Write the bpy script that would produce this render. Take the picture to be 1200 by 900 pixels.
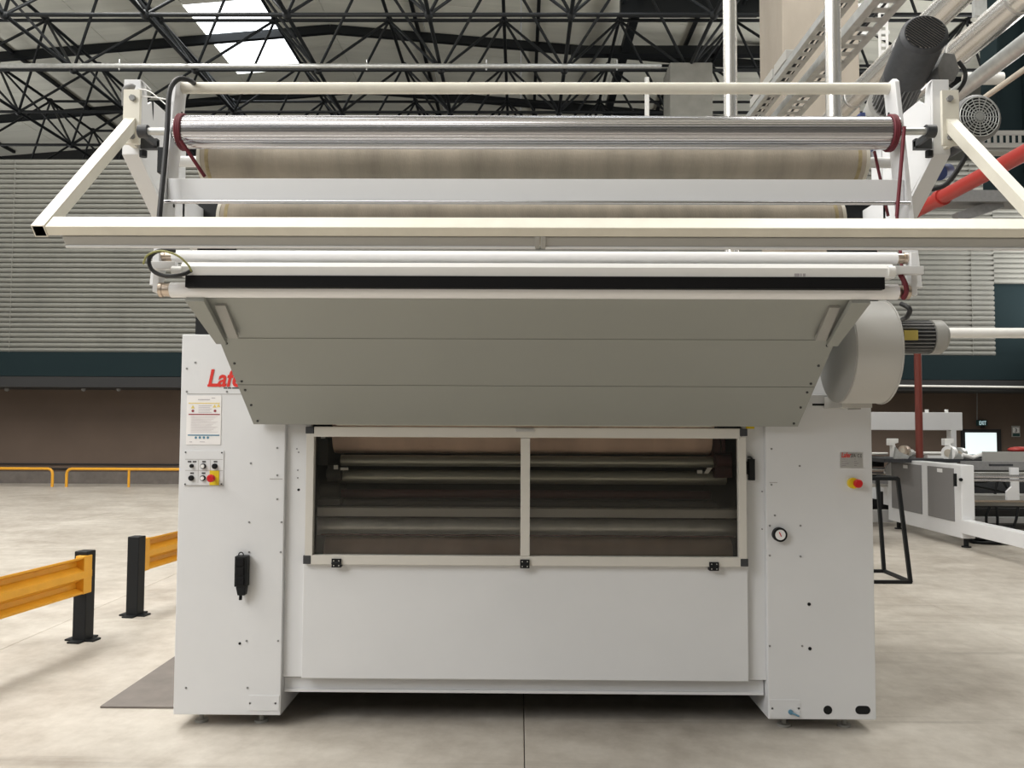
import bpy, math, random
from mathutils import Vector, Matrix
random.seed(7)
S = bpy.context.scene
for o in list(bpy.data.objects): bpy.data.objects.remove(o)
C = S.collection
# ------------------------------------------------------------------ camera
F = 980.0
cam_d = bpy.data.cameras.new('camera'); cam = bpy.data.objects.new('camera', cam_d); C.objects.link(cam)
cam_d.sensor_fit = 'HORIZONTAL'; cam_d.sensor_width = 36.0; cam_d.lens = F/1200*36; cam_d.clip_end = 300
PITCH = math.atan(48/F); YAW = math.atan(9/F); ROLL = -0.0045
R = Matrix.Rotation(YAW,3,'Z') @ Matrix.Rotation(math.pi/2+PITCH,3,'X') @ Matrix.Rotation(-ROLL,3,'Z')
CP = Vector((0,0,1.55))
cam.matrix_world = Matrix.Translation(CP) @ R.to_4x4()
S.camera = cam
# ------------------------------------------------------------------ sky, lights, exposure
w = bpy.data.worlds.new('world'); S.world = w; w.use_nodes = True
bg = w.node_tree.nodes['Background']; bg.inputs[0].default_value = (0.93,0.97,1.0,1); bg.inputs[1].default_value = 0.20
def area(name, loc, target, sx, sy, power, col=(1,1,1)):
    l = bpy.data.lights.new(name,'AREA'); l.shape='RECTANGLE'; l.size=sx; l.size_y=sy; l.energy=power; l.color=col
    o = bpy.data.objects.new(name,l); C.objects.link(o); o.location=loc
    o.rotation_euler = (Vector(target)-Vector(loc)).to_track_quat('-Z','Y').to_euler(); return o
area('skylight_fill_lamp', (-7.5,3.5,12.5), (-4.5,5.0,0), 6, 14, 1550, (1,0.97,0.92))
area('skylight_fill_lamp', (-9,12,12.9), (-9,12,0), 3, 14, 1500, (1,0.98,0.94))
area('skylight_fill_lamp', (5.5,7,12.0), (6.0,12.5,0), 4, 8, 900, (1,0.98,0.94))
area('skylight_fill_lamp', (-3,-3.5,12.5), (-1,2.0,0), 6, 5, 350, (1,0.98,0.95))  # added overhead fill for the machine front and white rollers, no skylight there
area('loading_bay_lamp', (-8.0,-2.5,7.0), (-1.5,4.3,1.0), 5, 5, 660, (1,0.995,0.985))
area('roof_fill_lamp', (13.5,22,5.5), (-5,23,13), 16, 4, 1300, (1,0.98,0.95))  # added fill aimed up at roof and truss, no clerestory window behind it
area('roof_fill_lamp', (-22,22,5.5), (2,23,13), 18, 4, 900, (1,0.98,0.95))  # second added roof fill, from the left, likewise without a window
vs = S.view_settings; vs.view_transform='Standard'; vs.look='None'; vs.exposure=0.0; vs.gamma=1; vs.use_curve_mapping=False

# ------------------------------------------------------------------ helpers
def at(px, py, Y):
    d = R @ Vector(((px-600)/F, (450-py)/F, -1.0))
    return CP + d*((Y-CP.y)/d.y)
def gz(px, py, z=0.0):            # point at height z
    d = R @ Vector(((px-600)/F, (450-py)/F, -1.0))
    return CP + d*((z-CP.z)/d.z)
def mat(name, col, rough=0.5, metal=0.0, noise=None, bump=None, emit=None, coat=0.0, stretch=(1,1,1), spec=0.5):
    m = bpy.data.materials.new(name); m.use_nodes=True; nt=m.node_tree; b=nt.nodes['Principled BSDF']
    b.inputs['Base Color'].default_value=(*col,1); b.inputs['Roughness'].default_value=rough; b.inputs['Metallic'].default_value=metal
    b.inputs['Specular IOR Level'].default_value=spec
    if coat: b.inputs['Coat Weight'].default_value=coat
    if emit: b.inputs['Emission Color'].default_value=(*emit[0],1); b.inputs['Emission Strength'].default_value=emit[1]
    if noise or bump:
        tc=nt.nodes.new('ShaderNodeTexCoord'); mp=nt.nodes.new('ShaderNodeMapping'); mp.inputs['Scale'].default_value=stretch
        geo=nt.nodes.new('ShaderNodeNewGeometry'); nt.links.new(geo.outputs['Position'],mp.inputs['Vector'])
    if noise:
        sc,amt=noise
        n=nt.nodes.new('ShaderNodeTexNoise'); n.inputs['Scale'].default_value=sc; n.inputs['Detail'].default_value=5; n.inputs['Roughness'].default_value=0.6
        nt.links.new(mp.outputs[0],n.inputs['Vector'])
        r=nt.nodes.new('ShaderNodeMapRange'); r.inputs[1].default_value=0.3; r.inputs[2].default_value=0.7; r.inputs[3].default_value=1-amt; r.inputs[4].default_value=1+amt
        nt.links.new(n.outputs['Fac'],r.inputs[0])
        mx=nt.nodes.new('ShaderNodeVectorMath'); mx.operation='SCALE'; mx.inputs[0].default_value=col
        nt.links.new(r.outputs[0],mx.inputs['Scale']); nt.links.new(mx.outputs[0],b.inputs['Base Color'])
    if bump:
        sc,st=bump
        n=nt.nodes.new('ShaderNodeTexNoise'); n.inputs['Scale'].default_value=sc; nt.links.new(mp.outputs[0],n.inputs['Vector'])
        bp=nt.nodes.new('ShaderNodeBump'); bp.inputs['Strength'].default_value=st; bp.inputs['Distance'].default_value=0.01
        nt.links.new(n.outputs['Fac'],bp.inputs['Height']); nt.links.new(bp.outputs[0],b.inputs['Normal'])
    return m
M = {}
M['paint']=mat('machine_paint',(0.70,0.705,0.715),0.38,noise=(2.5,0.02))
M['paint_edge']=mat('machine_paint_joint',(0.42,0.41,0.40),0.5)
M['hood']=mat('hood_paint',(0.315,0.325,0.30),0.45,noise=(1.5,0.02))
M['cream']=mat('cream_paint',(0.70,0.67,0.58),0.42,noise=(9,0.05))
M['blower']=mat('blower_paint',(0.50,0.49,0.465),0.42)
M['frame']=mat('window_frame_paint',(0.62,0.595,0.545),0.4)
M['grey']=mat('grey_paint',(0.36,0.355,0.335),0.45)
M['gasket']=mat('black_rubber',(0.006,0.006,0.007),0.7,spec=0.2)
M['black']=mat('black_paint',(0.009,0.010,0.011),0.5,spec=0.25)
M['motor']=mat('motor_dark',(0.035,0.037,0.042),0.5,noise=(30,0.2))
M['motorgrey']=mat('motor_grey',(0.22,0.22,0.22),0.5,noise=(30,0.1))
M['steel']=mat('polished_steel',(0.62,0.62,0.65),0.22,1.0,noise=(18,0.12),stretch=(0.05,1,6))
M['alu']=mat('aluminium',(0.70,0.70,0.70),0.35,1.0)
M['galv']=mat('galvanised',(0.55,0.56,0.55),0.42,0.7,noise=(12,0.12))
M['duct']=mat('bright_duct',(0.88,0.86,0.83),0.27,0.85,noise=(3,0.02))
M['whitepipe']=mat('white_pipe',(0.84,0.83,0.80),0.25)
M['fabric']=mat('stained_roller_fabric',(0.45,0.40,0.33),0.85,noise=(5,0.2),stretch=(1.6,0.3,0.3),bump=(200,0.2))
M['fabric2']=mat('pink_roller_fabric',(0.90,0.68,0.56),0.8,noise=(4,0.14),stretch=(1.2,0.3,0.3))
M['fabedge']=mat('stained_edge',(0.40,0.33,0.19),0.9,noise=(20,0.3))
M['whiteroll']=mat('white_roller',(0.88,0.88,0.89),0.22)
M['copper']=mat('bearing_steel',(0.55,0.46,0.38),0.3,1.0)
M['rope']=mat('red_belt',(0.13,0.010,0.02),0.6)
M['brownred']=mat('oxide_red',(0.16,0.03,0.02),0.5)
M['red']=mat('pipe_red',(0.38,0.035,0.028),0.4)
M['redbtn']=mat('button_red',(0.55,0.01,0.015),0.3)
M['yellow']=mat('signal_yellow',(0.78,0.58,0.02),0.4)
M['orange']=mat('barrier_yellow',(0.75,0.36,0.025),0.4,noise=(8,0.06))
M['brass']=mat('brass_label',(0.62,0.50,0.14),0.4,0.3)
M['white']=mat('white_plastic',(0.80,0.80,0.79),0.4)
M['paper']=mat('notice_paper',(0.83,0.81,0.80),0.5)
M['ink']=mat('grey_ink',(0.45,0.42,0.45),0.7)
M['inkdark']=mat('dark_ink',(0.06,0.06,0.06),0.6)
M['inkred']=mat('red_ink',(0.30,0.05,0.06),0.6)
M['inkpale']=mat('pale_ink',(0.66,0.62,0.62),0.7)
M['inkyellow']=mat('yellow_ink',(0.75,0.60,0.18),0.6)
M['inkblue']=mat('blue_ink',(0.10,0.24,0.34),0.6)
M['logo']=mat('logo_red',(0.66,0.035,0.025),0.4)
M['concrete']=mat('column_concrete',(0.30,0.265,0.22),0.9,noise=(1.5,0.14),bump=(6,0.3),stretch=(1,1,0.4))
M['concrete2']=mat('grey_column_concrete',(0.24,0.235,0.21),0.9,noise=(2.5,0.12),bump=(6,0.3))
M['truss']=mat('truss_paint',(0.010,0.012,0.014),0.5,spec=0.3)
M['clad']=mat('cladding',(0.185,0.185,0.165),0.6,0.0,noise=(1.2,0.10),stretch=(1,1,0.3))
M['fascia']=mat('dark_green_fascia',(0.012,0.022,0.025),0.85,spec=0.1)
M['brownwall']=mat('brown_wall',(0.135,0.098,0.076),0.75,noise=(0.7,0.08))
M['dark']=mat('near_black',(0.02,0.02,0.021),0.8)
M['roof']=mat('roof_sheet',(0.80,0.80,0.71),0.6,noise=(0.6,0.1),stretch=(0.3,3,1))
M['glow']=mat('skylight_glow',(0.9,0.95,1),0.5,emit=((0.93,0.97,1.0),3.0))
M['doorlight']=mat('daylit_door_glass',(0.8,0.9,0.9),0.4,emit=((0.80,0.93,0.93),0.85))
M['exitsign']=mat('exit_sign',(0.01,0.05,0.05),0.5)
M['signlit']=mat('sign_white',(0.6,0.8,0.85),0.4,emit=((0.6,0.85,0.9),0.5))
M['plate']=mat('floor_plate',(0.165,0.145,0.13),0.6,noise=(6,0.15))
M['joint']=mat('floor_joint',(0.10,0.09,0.08),0.9)
M['panelgrey']=mat('grey_panel',(0.20,0.195,0.195),0.45)
M['wire']=mat('yellow_green_wire',(0.33,0.33,0.12),0.5)
M['cable']=mat('black_cable',(0.02,0.021,0.023),0.5)
M['white_cable']=mat('white_cable',(0.6,0.6,0.58),0.5)
M['blue']=mat('blue_valve',(0.03,0.05,0.16),0.5)
M['interior']=mat('machine_interior',(0.075,0.075,0.07),0.6)
M['intred']=mat('interior_red_brown',(0.10,0.035,0.035),0.6)
M['introll']=mat('interior_grey_roller',(0.36,0.36,0.32),0.35,0.5)
def glassmat():
    m=bpy.data.materials.new('clear_window'); m.use_nodes=True; nt=m.node_tree; nt.nodes.clear()
    o=nt.nodes.new('ShaderNodeOutputMaterial'); mx=nt.nodes.new('ShaderNodeMixShader'); t=nt.nodes.new('ShaderNodeBsdfTransparent'); g=nt.nodes.new('ShaderNodeBsdfGlossy'); f=nt.nodes.new('ShaderNodeFresnel')
    t.inputs[0].default_value=(0.95,0.94,0.92,1); g.inputs['Roughness'].default_value=0.03; f.inputs[0].default_value=1.45
    nt.links.new(f.outputs[0],mx.inputs[0]); nt.links.new(t.outputs[0],mx.inputs[1]); nt.links.new(g.outputs[0],mx.inputs[2]); nt.links.new(mx.outputs[0],o.inputs[0]); return m
M['glass']=glassmat()
def floormat():
    m=bpy.data.materials.new('polished_concrete'); m.use_nodes=True; nt=m.node_tree; b=nt.nodes['Principled BSDF']
    geo=nt.nodes.new('ShaderNodeNewGeometry')
    def noise(scale, stretch, det=6, rot=0):
        mp=nt.nodes.new('ShaderNodeMapping'); mp.inputs['Scale'].default_value=stretch; mp.inputs['Rotation'].default_value=(0,0,rot)
        n=nt.nodes.new('ShaderNodeTexNoise'); n.inputs['Scale'].default_value=scale; n.inputs['Detail'].default_value=det; n.inputs['Roughness'].default_value=0.65
        nt.links.new(geo.outputs['Position'],mp.inputs[0]); nt.links.new(mp.outputs[0],n.inputs['Vector']); return n
    a=noise(0.9,(1,0.8,1)); c=noise(1.3,(0.8,1.3,1),6,0.25); d=noise(7,(1,0.8,1),8,0.3); k=noise(1.0,(0.22,5.0,1),5,-0.32)
    r1=nt.nodes.new('ShaderNodeValToRGB'); e=r1.color_ramp.elements
    e[0].position=0.34; e[0].color=(0.30,0.26,0.215,1); e[1].position=0.60; e[1].color=(0.57,0.53,0.47,1)
    s=nt.nodes.new('ShaderNodeMath'); s.operation='ADD'; h=nt.nodes.new('ShaderNodeMath'); h.operation='MULTIPLY'; h.inputs[1].default_value=0.35
    h2=nt.nodes.new('ShaderNodeMath'); h2.operation='MULTIPLY'; h2.inputs[1].default_value=0.35
    h3=nt.nodes.new('ShaderNodeMath'); h3.operation='MULTIPLY_ADD'; h3.inputs[1].default_value=0.30
    nt.links.new(a.outputs['Fac'],h.inputs[0]); nt.links.new(c.outputs['Fac'],h2.inputs[0]); nt.links.new(h.outputs[0],s.inputs[0]); nt.links.new(h2.outputs[0],s.inputs[1])
    nt.links.new(d.outputs['Fac'],h3.inputs[0]); nt.links.new(s.outputs[0],h3.inputs[2]); nt.links.new(h3.outputs[0],r1.inputs[0]); tr=nt.nodes.new('ShaderNodeValToRGB'); te=tr.color_ramp.elements; te[0].position=0.60; te[0].color=(1,1,1,1); te[1].position=0.72; te[1].color=(0.72,0.71,0.70,1)
    ml=nt.nodes.new('ShaderNodeMixRGB'); ml.blend_type='MULTIPLY'; ml.inputs[0].default_value=1
    nt.links.new(k.outputs['Fac'],tr.inputs[0]); nt.links.new(r1.outputs[0],ml.inputs[1]); nt.links.new(tr.outputs[0],ml.inputs[2]); nt.links.new(ml.outputs[0],b.inputs['Base Color'])
    rr=nt.nodes.new('ShaderNodeMapRange'); rr.inputs[3].default_value=0.34; rr.inputs[4].default_value=0.55; nt.links.new(c.outputs['Fac'],rr.inputs[0]); nt.links.new(rr.outputs[0],b.inputs['Roughness'])
    b.inputs['Specular IOR Level'].default_value=0.35
    return m
M['floor']=floormat()

WL = {}
class MB:
    def __init__(s): s.v=[]; s.f=[]; s.m=[]; s.sm=[]; s.cur=0
    def add(s, vs, fs, smooth=False):
        b=len(s.v); s.v+= [Vector(v) for v in vs]
        for f in fs: s.f.append([i+b for i in f]); s.m.append(s.cur); s.sm.append(smooth)
        return s
    def box(s, a, b):
        x0,x1=sorted((a[0],b[0])); y0,y1=sorted((a[1],b[1])); z0,z1=sorted((a[2],b[2]))
        return s.add([(x0,y0,z0),(x1,y0,z0),(x1,y1,z0),(x0,y1,z0),(x0,y0,z1),(x1,y0,z1),(x1,y1,z1),(x0,y1,z1)],
              [(0,3,2,1),(4,5,6,7),(0,1,5,4),(1,2,6,5),(2,3,7,6),(3,0,4,7)])
    def pbox(s, x0,y0,x1,y1,Y0,Y1):       # front rectangle measured on the plane Y0
        xm=(x0+x1)/2; ym=(y0+y1)/2
        return s.box((at(x0,ym,Y0).x,Y0,at(xm,y0,Y0).z),(at(x1,ym,Y0).x,Y1,at(xm,y1,Y0).z))
    def prism(s, poly, ext):
        n=len(poly); ext=Vector(ext); p=[Vector(q) for q in poly]
        nrm=Vector((0,0,0))
        for i in range(n): nrm+= (p[i]-p[0]).cross(p[(i+1)%n]-p[0])
        if nrm.dot(ext)>0: p=p[::-1]
        return s.add(p+[q+ext for q in p], [tuple(range(n)),tuple(range(2*n-1,n-1,-1))]+[((i+1)%n,i,i+n,(i+1)%n+n) for i in range(n)])
    def cyl(s, a, b, r, n=20, r2=None, caps=True, smooth=True):
        a=Vector(a); b=Vector(b); r2=r if r2 is None else r2; d=(b-a).normalized()
        u=d.orthogonal().normalized(); v=d.cross(u)
        A=[a+(u*math.cos(t)+v*math.sin(t))*r for t in [2*math.pi*i/n for i in range(n)]]
        B=[b+(u*math.cos(t)+v*math.sin(t))*r2 for t in [2*math.pi*i/n for i in range(n)]]
        s.add(A+B,[(i,(i+1)%n,(i+1)%n+n,i+n) for i in range(n)],smooth)
        if caps: s.add(A,[tuple(range(n-1,-1,-1))]); s.add(B,[tuple(range(n))])
        return s
    def bar(s, a, b, w, h, up=(0,0,1)):     # rectangular bar between two points
        a=Vector(a); b=Vector(b); d=(b-a).normalized(); up=Vector(up); sd=d.cross(up).normalized(); u=sd.cross(d)
        q=[sd*w/2*i+u*h/2*j for i,j in ((-1,-1),(1,-1),(1,1),(-1,1))]
        return s.prism([a+k for k in q], b-a)
    def tube(s, pts, r, n=8, caps=True):
        pts=[Vector(p) for p in pts]; N=len(pts); rings=[]; u=None
        for i,p in enumerate(pts):
            d=(pts[min(i+1,N-1)]-pts[max(i-1,0)]).normalized()
            u=d.orthogonal().normalized() if u is None else (u-d*u.dot(d)).normalized()
            v=d.cross(u); rings.append([p+(u*math.cos(t)+v*math.sin(t))*r for t in [2*math.pi*k/n for k in range(n)]])
        fs=[]
        for i in range(N-1):
            for k in range(n): fs.append((i*n+k,i*n+(k+1)%n,(i+1)*n+(k+1)%n,(i+1)*n+k))
        s.add([q for r_ in rings for q in r_],fs,True)
        if caps: s.add(rings[0],[tuple(range(n-1,-1,-1))]); s.add(rings[-1],[tuple(range(n))])
        return s
    def ball(s, c, r, n=10, sc=(1,1,1)):
        c=Vector(c); vs=[];fs=[]; m=n//2
        for i in range(m+1):
            a=math.pi*i/m
            for k in range(n):
                t=2*math.pi*k/n; vs.append(c+Vector((math.sin(a)*math.cos(t)*sc[0],math.sin(a)*math.sin(t)*sc[1],math.cos(a)*sc[2]))*r)
        for i in range(m):
            for k in range(n): fs.append((i*n+k,(i+1)*n+k,(i+1)*n+(k+1)%n,i*n+(k+1)%n))
        return s.add(vs,fs,True)
    def mesh(s, name, mats, org=None):
        me=bpy.data.meshes.new(name)
        me.from_pydata([tuple(v-org) for v in s.v],[],s.f)
        for m in (mats if isinstance(mats,(list,tuple)) else [mats]): me.materials.append(m)
        me.polygons.foreach_set('material_index',s.m); me.polygons.foreach_set('use_smooth',s.sm); me.update(); return me
    def build(s, name, mats, parent=None, bev=0, label=None, kind=None):
        lo=Vector([min(v[i] for v in s.v) for i in range(3)]); hi=Vector([max(v[i] for v in s.v) for i in range(3)])
        org=(lo+hi)/2
        if parent is None: org.z=lo.z
        o=bpy.data.objects.new(name,s.mesh(name,mats,org)); C.objects.link(o)
        place(o,org,parent)
        if bev:
            md=o.modifiers.new('bevel','BEVEL'); md.width=bev; md.segments=2; md.limit_method='ANGLE'; md.angle_limit=math.radians(40)
        if label: o['label']=label
        if kind: o['kind']=kind
        return o
def place(o, org, parent):
    WL[o.name]=Vector(org); o.location=org
    if parent is not None: o.parent=parent; o.location=Vector(org)-WL[parent.name]
def inst(name, mesh, loc, parent, rot=None, scale=None):
    o=bpy.data.objects.new(name,mesh); C.objects.link(o); place(o,Vector(loc),parent)
    if rot is not None: o.rotation_mode='QUATERNION'; o.rotation_quaternion=rot
    if scale is not None: o.scale=scale
    return o
def tag(o,label,cat,group=None):
    o['label']=label; o['category']=cat
    if group: o['group']=group
    return o
def thing(name,loc,label,cat,group=None):
    o=bpy.data.objects.new(name,None); o.empty_display_size=0.1; C.objects.link(o); place(o,Vector(loc),None); return tag(o,label,cat,group)
def struct(o): o['kind']='structure'; return o
def curve(pts, n=6):                       # smooth path through points
    pts=[Vector(p) for p in pts]; out=[]; P=[pts[0]]+pts+[pts[-1]]
    for i in range(1,len(P)-2):
        for k in range(n):
            t=k/n; a,b,c,d=P[i-1],P[i],P[i+1],P[i+2]
            out.append(0.5*((2*b)+(c-a)*t+(2*a-5*b+4*c-d)*t*t+(-a+3*b-3*c+d)*t**3))
    out.append(pts[-1]); return out
def text(name, s, loc, size, m, parent=None, shear=0.0, depth=0.0012, bold=0.0, sx=1.0):   # lettering facing -Y
    cu=bpy.data.curves.new(name,'FONT'); cu.body=s; cu.size=size; cu.shear=shear; cu.extrude=depth; cu.offset=bold; cu.resolution_u=3
    t=bpy.data.objects.new(name,cu); C.objects.link(t); bpy.context.view_layer.update()
    me=bpy.data.meshes.new_from_object(t.evaluated_get(bpy.context.evaluated_depsgraph_get()))
    bpy.data.objects.remove(t); me.materials.clear(); me.materials.append(m)
    me.transform(Matrix.Rotation(math.pi/2,4,'X') @ Matrix.Diagonal((sx,1,1,1)))
    o=bpy.data.objects.new(name,me); C.objects.link(o); place(o,Vector(loc),parent); return o

# ================================================================== SETTING
YJ=[-0.48,3.09,6.66,10.23,13.8,17.37,20.94]; XJ=[0.03+3.57*k for k in range(-6,6)]
fl=struct(MB().box((-24.96,-14.76,-0.3),(18,35,-0.02)).build('floor',M['joint']))
sw=3.57-0.004
slab=MB().box((-sw/2,-sw/2,-0.02),(sw/2,sw/2,0))
def slab_mesh():
    b=MB(); e=sw/2; k=0.003
    top=[(-e+k,-e+k,0),(e-k,-e+k,0),(e-k,e-k,0),(-e+k,e-k,0)]; low=[(-e,-e,-k),(e,-e,-k),(e,e,-k),(-e,e,-k)]; bot=[(-e,-e,-0.02),(e,-e,-0.02),(e,e,-0.02),(-e,e,-0.02)]
    b.add(top+low+bot,[(0,1,2,3)]+[(i+4,(i+1)%4+4,(i+1)%4,i) for i in range(4)]+[(i+8,(i+1)%4+8,(i+1)%4+4,i+4) for i in range(4)])
    return b.mesh('slab',M['floor'],Vector((0,0,0)))
sm=slab_mesh()
for x in [0.03+3.57*(k+0.5) for k in range(-7,5)]:
    for y in [3.09+3.57*(k+0.5) for k in range(-5,9)]:
        inst('slab',sm,(x,y,0),fl)
# cladding wall: horizontal ribbed sheets above a dark green fascia
def cladding(name,x0,x1,z0,z1,Y):
    b=MB(); pitch=0.121; z=z0; prof=[]
    while z<z1-0.01:
        prof+=[(0.012,z),(-0.030,z+0.012),(-0.046,z+0.05),(-0.040,z+0.085),(-0.020,z+0.100),(0.012,z+0.102)]; z+=pitch
    prof.append((0,z))
    vs=[(x,Y+p,zz) for x in (x0,x1) for p,zz in prof]; n=len(prof)
    b.add(vs,[(i,i+n,i+n+1,i+1) for i in range(n-1)],False)
    b.box((x0,Y+0.01,z0),(x1,Y+0.08,z1)); return b
WY=20.0
zc=at(100,413,WY).z; zt=at(60,188,WY).z
W=struct(cladding('wall_back',-25,at(1165,380,WY).x,zc,zt,WY).build('wall_back',M['clad']))
cladding('x',at(1165,380,WY).x,14,at(1180,332,WY).z,zt,WY).build('upper_cladding',M['clad'],W)
MB().box((at(1165,380,WY).x,WY+0.1,zc),(14,WY+0.15,at(1180,332,WY).z)).build('dark_panel',M['fascia'],W,label='dark green panel let into the ribbed cladding')
for x in (-18,-12.3,-6.5,-0.8,5.0,10.8):       # sheet joints
    MB().box((x-0.006,WY-0.047,zc),(x+0.006,WY+0.009,zt)).build('cladding_joint',M['clad'],W)
zf=at(100,441,WY-0.1).z
struct(MB().box((-25,WY-0.12,zf),(14,WY+0.0,zc-0.005)).build('trim_1',M['fascia']))
struct(MB().box((-25,WY-0.12,zf-0.26),(14,21.5,zf-0.012)).build('trim_2',M['dark']))  # soffit deepened and near black to stand for the recess shadow
struct(MB().box((-25,21.5,0),(14,21.7,zf+0.9)).build('wall_brown',M['brownwall']))
struct(MB().box((-25,21.40,0),(14,21.5,0.30)).build('baseboard_back',M['plate']))
for z in (0.36,0.48): struct(MB().box((-25,21.46,z),(14,21.5,z+0.03)).build('trim_3',M['dark']))
struct(MB().box((-25,34.5,0),(18,34.8,13.6)).build('wall_far',M['dark']))
struct(MB().box((-25,-15.0,0),(18,-14.7,12)).build('wall_front',M['clad']))
struct(MB().box((14,5,0),(14.3,34.5,12.8)).build('wall_right',M['clad']))
# ceiling: gable roof of sheets
RX=-6.0; RZ=14.1; SL=0.085
def rz(x): return RZ-abs(x-RX)*SL
ceil=bpy.data.objects.new('ceiling',None); C.objects.link(ceil); place(ceil,Vector((RX,20,RZ)),None); struct(ceil)
sk0,sk1=-9.9,-7.55; xs=[-25,-22,-19,-16,-13,sk0,sk1,RX,-3,0,3,6,9,12,15,18]; ys=[-14,-8,-2,3,8,12,15,18,20.9,23.8,25.6,27.0,28.6,31.5,34.5]
sky=[]
for i in range(len(xs)-1):
    for j in range(len(ys)-1):
        x0,x1=xs[i]+0.012,xs[i+1]-0.012; y0,y1=ys[j]+0.012,ys[j+1]-0.012; th=0.06+0.015*((i+j)%2)
        glow=(xs[i]==sk0 and 22<y0 and y1<28.7 or (xs[i] in (sk0,0) and 8<=ys[j]<18) )
        b=MB().prism([(x0,y0,rz(x0)),(x1,y0,rz(x1)),(x1,y1,rz(x1)),(x0,y1,rz(x0))],(0,0,th))
        b.build('skylight_pane' if glow else 'roof_sheet',M['glow'] if glow else M['roof'],ceil,label='bright daylit skylight pane' if glow else None)
for y in (16,20.9,25.7,30.4):
    for xa,xb in ((-24,RX),(RX,17)):
        MB().bar((xa,y,rz(xa)-0.14),(xb,y,rz(xb)-0.14),0.16,0.26).build('rafter',M['truss'],ceil)
for (ya,xa,xb,zz,hh) in ((21.3,2.6,6.2,12.3,0.45),(24.4,1.5,9.5,12.6,0.25)):
    MB().box((xa,ya,zz),(xb,ya+0.3,zz+hh)).build('girder',M['truss'],ceil)
MB().bar((3.1,17,12.75),(3.1,33,12.75),0.24,0.24).build('girder',M['truss'],ceil)
for x in (-21,-16,-11,-3.2,0.5,5,9.5,14):
    MB().bar((x,9,rz(x)-0.06),(x,34,rz(x)-0.06),0.1,0.1).build('purlin',M['truss'],ceil)

# ================================================================== SPACE FRAME
sx,sy=3.13,2.87; X0,Y0=1.10,17.95; HB=10.55; HT=12.55
sf=thing('space_frame',(0,22,HB),'black painted steel tube space frame filling the roof under the grey sheets','roof truss')
B=lambda i,j:Vector((X0+sx*i,Y0+sy*j,HB)); T=lambda i,j:Vector((X0+sx*(i+.5),Y0+sy*(j+.5),HT-0.0*abs(i)))
unit=MB().cyl((0,0,-0.5),(0,0,0.5),1,8).mesh('strut',M['truss'],Vector((0,0,0)))
node=MB().ball((0,0,0),0.11,10).mesh('node',M['truss'],Vector((0,0,0)))
bars=[]
I=range(-6,5); J=range(-2,6)
for i in I:
    for j in J:
        if i<4: bars.append((B(i,j),B(i+1,j),0.047,'chord'))
        if j<5: bars.append((B(i,j),B(i,j+1),0.047,'chord'))
        if i<4 and j<5:
            t=T(i,j)
            for q in ((i,j),(i+1,j),(i,j+1),(i+1,j+1)): bars.append((B(*q),t,0.036,'diagonal'))
            if i<3: bars.append((t,T(i+1,j),0.047,'chord'))
            if j<4: bars.append((t,T(i,j+1),0.047,'chord'))
def vis(a,b):
    m=(a+b)/2
    return m.y>14 and abs((m.x)/m.y)<0.72
bars=[q for q in bars if vis(q[0],q[1])]
cnt={'chord':0,'diagonal':0}; rest=MB()
bars.sort(key=lambda q:(q[0].y+q[1].y))
for a,b,r,k in bars:
    cnt[k]+=1
    if cnt[k]<=300:
        inst(k,unit,(a+b)/2,sf,(b-a).to_track_quat('Z','Y'),(r,r,(b-a).length))
    else: rest.cyl(a,b,r,6)
if rest.v: rest.build('far_strut',M['truss'],sf,kind='stuff')
for i in I:
    for j in J:
        if abs(B(i,j).x/B(i,j).y)<0.72: inst('node',node,B(i,j),sf)
        if i<4 and j<5 and abs(T(i,j).x/T(i,j).y)<0.72: inst('node',node,T(i,j),sf)
# sprinkler pipe under the frame
pz=10.36
sp=thing('sprinkler_pipe',(0,20.3,pz),'long pale grey pipe hung across the roof just under the space frame','pipe')
MB().cyl((-13,20.15,pz),(at(775,67,20.15).x,20.15,pz),0.06,12).build('pipe_run',M['galv'],sp)
for px in (140,430,570,723):
    x=at(px,70,20.15).x; MB().cyl((x,20.15,pz-0.10),(x,20.15,pz+0.16),0.022,6).cyl((x-0.03,20.15,pz),(x+0.03,20.15,pz),0.068,12).build('pipe_clip',M['galv'],sp)
xd=at(758,80,20.03).x
tag(MB().cyl((xd,20.03,10.02),(xd,20.03,zt+0.02),0.06,10).build('drop_pipe',M['whitepipe']),'thin white vertical pipe standing above the cladding beside the grey column','pipe')
# ================================================================== concrete columns, right overhead services
c0=Vector((at(917,60,11).x,11,0))
cx1=at(1007,60,11).x
tag(MB().box((c0.x,11,0),(cx1,12.05,13.4)).build('concrete_column',M['concrete'],bev=0.012),'tall beige concrete column rising behind the two white riser tubes','column')
p=at(785,73,20.35); q=at(835,73,20.35)
tag(MB().box((p.x,20.35,0),(q.x,21.3,p.z)).build('concrete_column',M['concrete2'],bev=0.02),'short grey concrete column top holding a node of the roof frame','column')
Yt=5.35
for px,r,lab in ((856,0.044,'slimmer white riser tube, standing left of the beige concrete column'),(977,0.050,'thicker white riser tube in front of the beige concrete column')):
    a=at(px,120,Yt); t=thing('riser_tube',(a.x,Yt,2.03),lab,'pipe')
    MB().cyl((a.x,Yt,2.03),(a.x,Yt,7.5),r,24).build('tube',M['duct'],t)
    MB().cyl((a.x,Yt,2.03),(a.x,Yt,2.06),r*1.6,24).build('flange',M['alu'],t)
def along(px,py,Zr,Ya,Yb,w,name,m,label,cat,kind='cyl',h=None):
    X=(px-608)/(498-py)*Zr; z=CP.z+Zr; b=MB()
    if kind=='cyl': b.cyl((X,Ya,z),(X,Yb,z),w,20)
    return X,z,b
X,z,b=along(1047,65,3.6,6.0,10.6,0.115,'','','','')
t=thing('air_duct',(X,8.3,z-0.115),'shiny round metal duct running back beside the large dark motor','duct')
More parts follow.
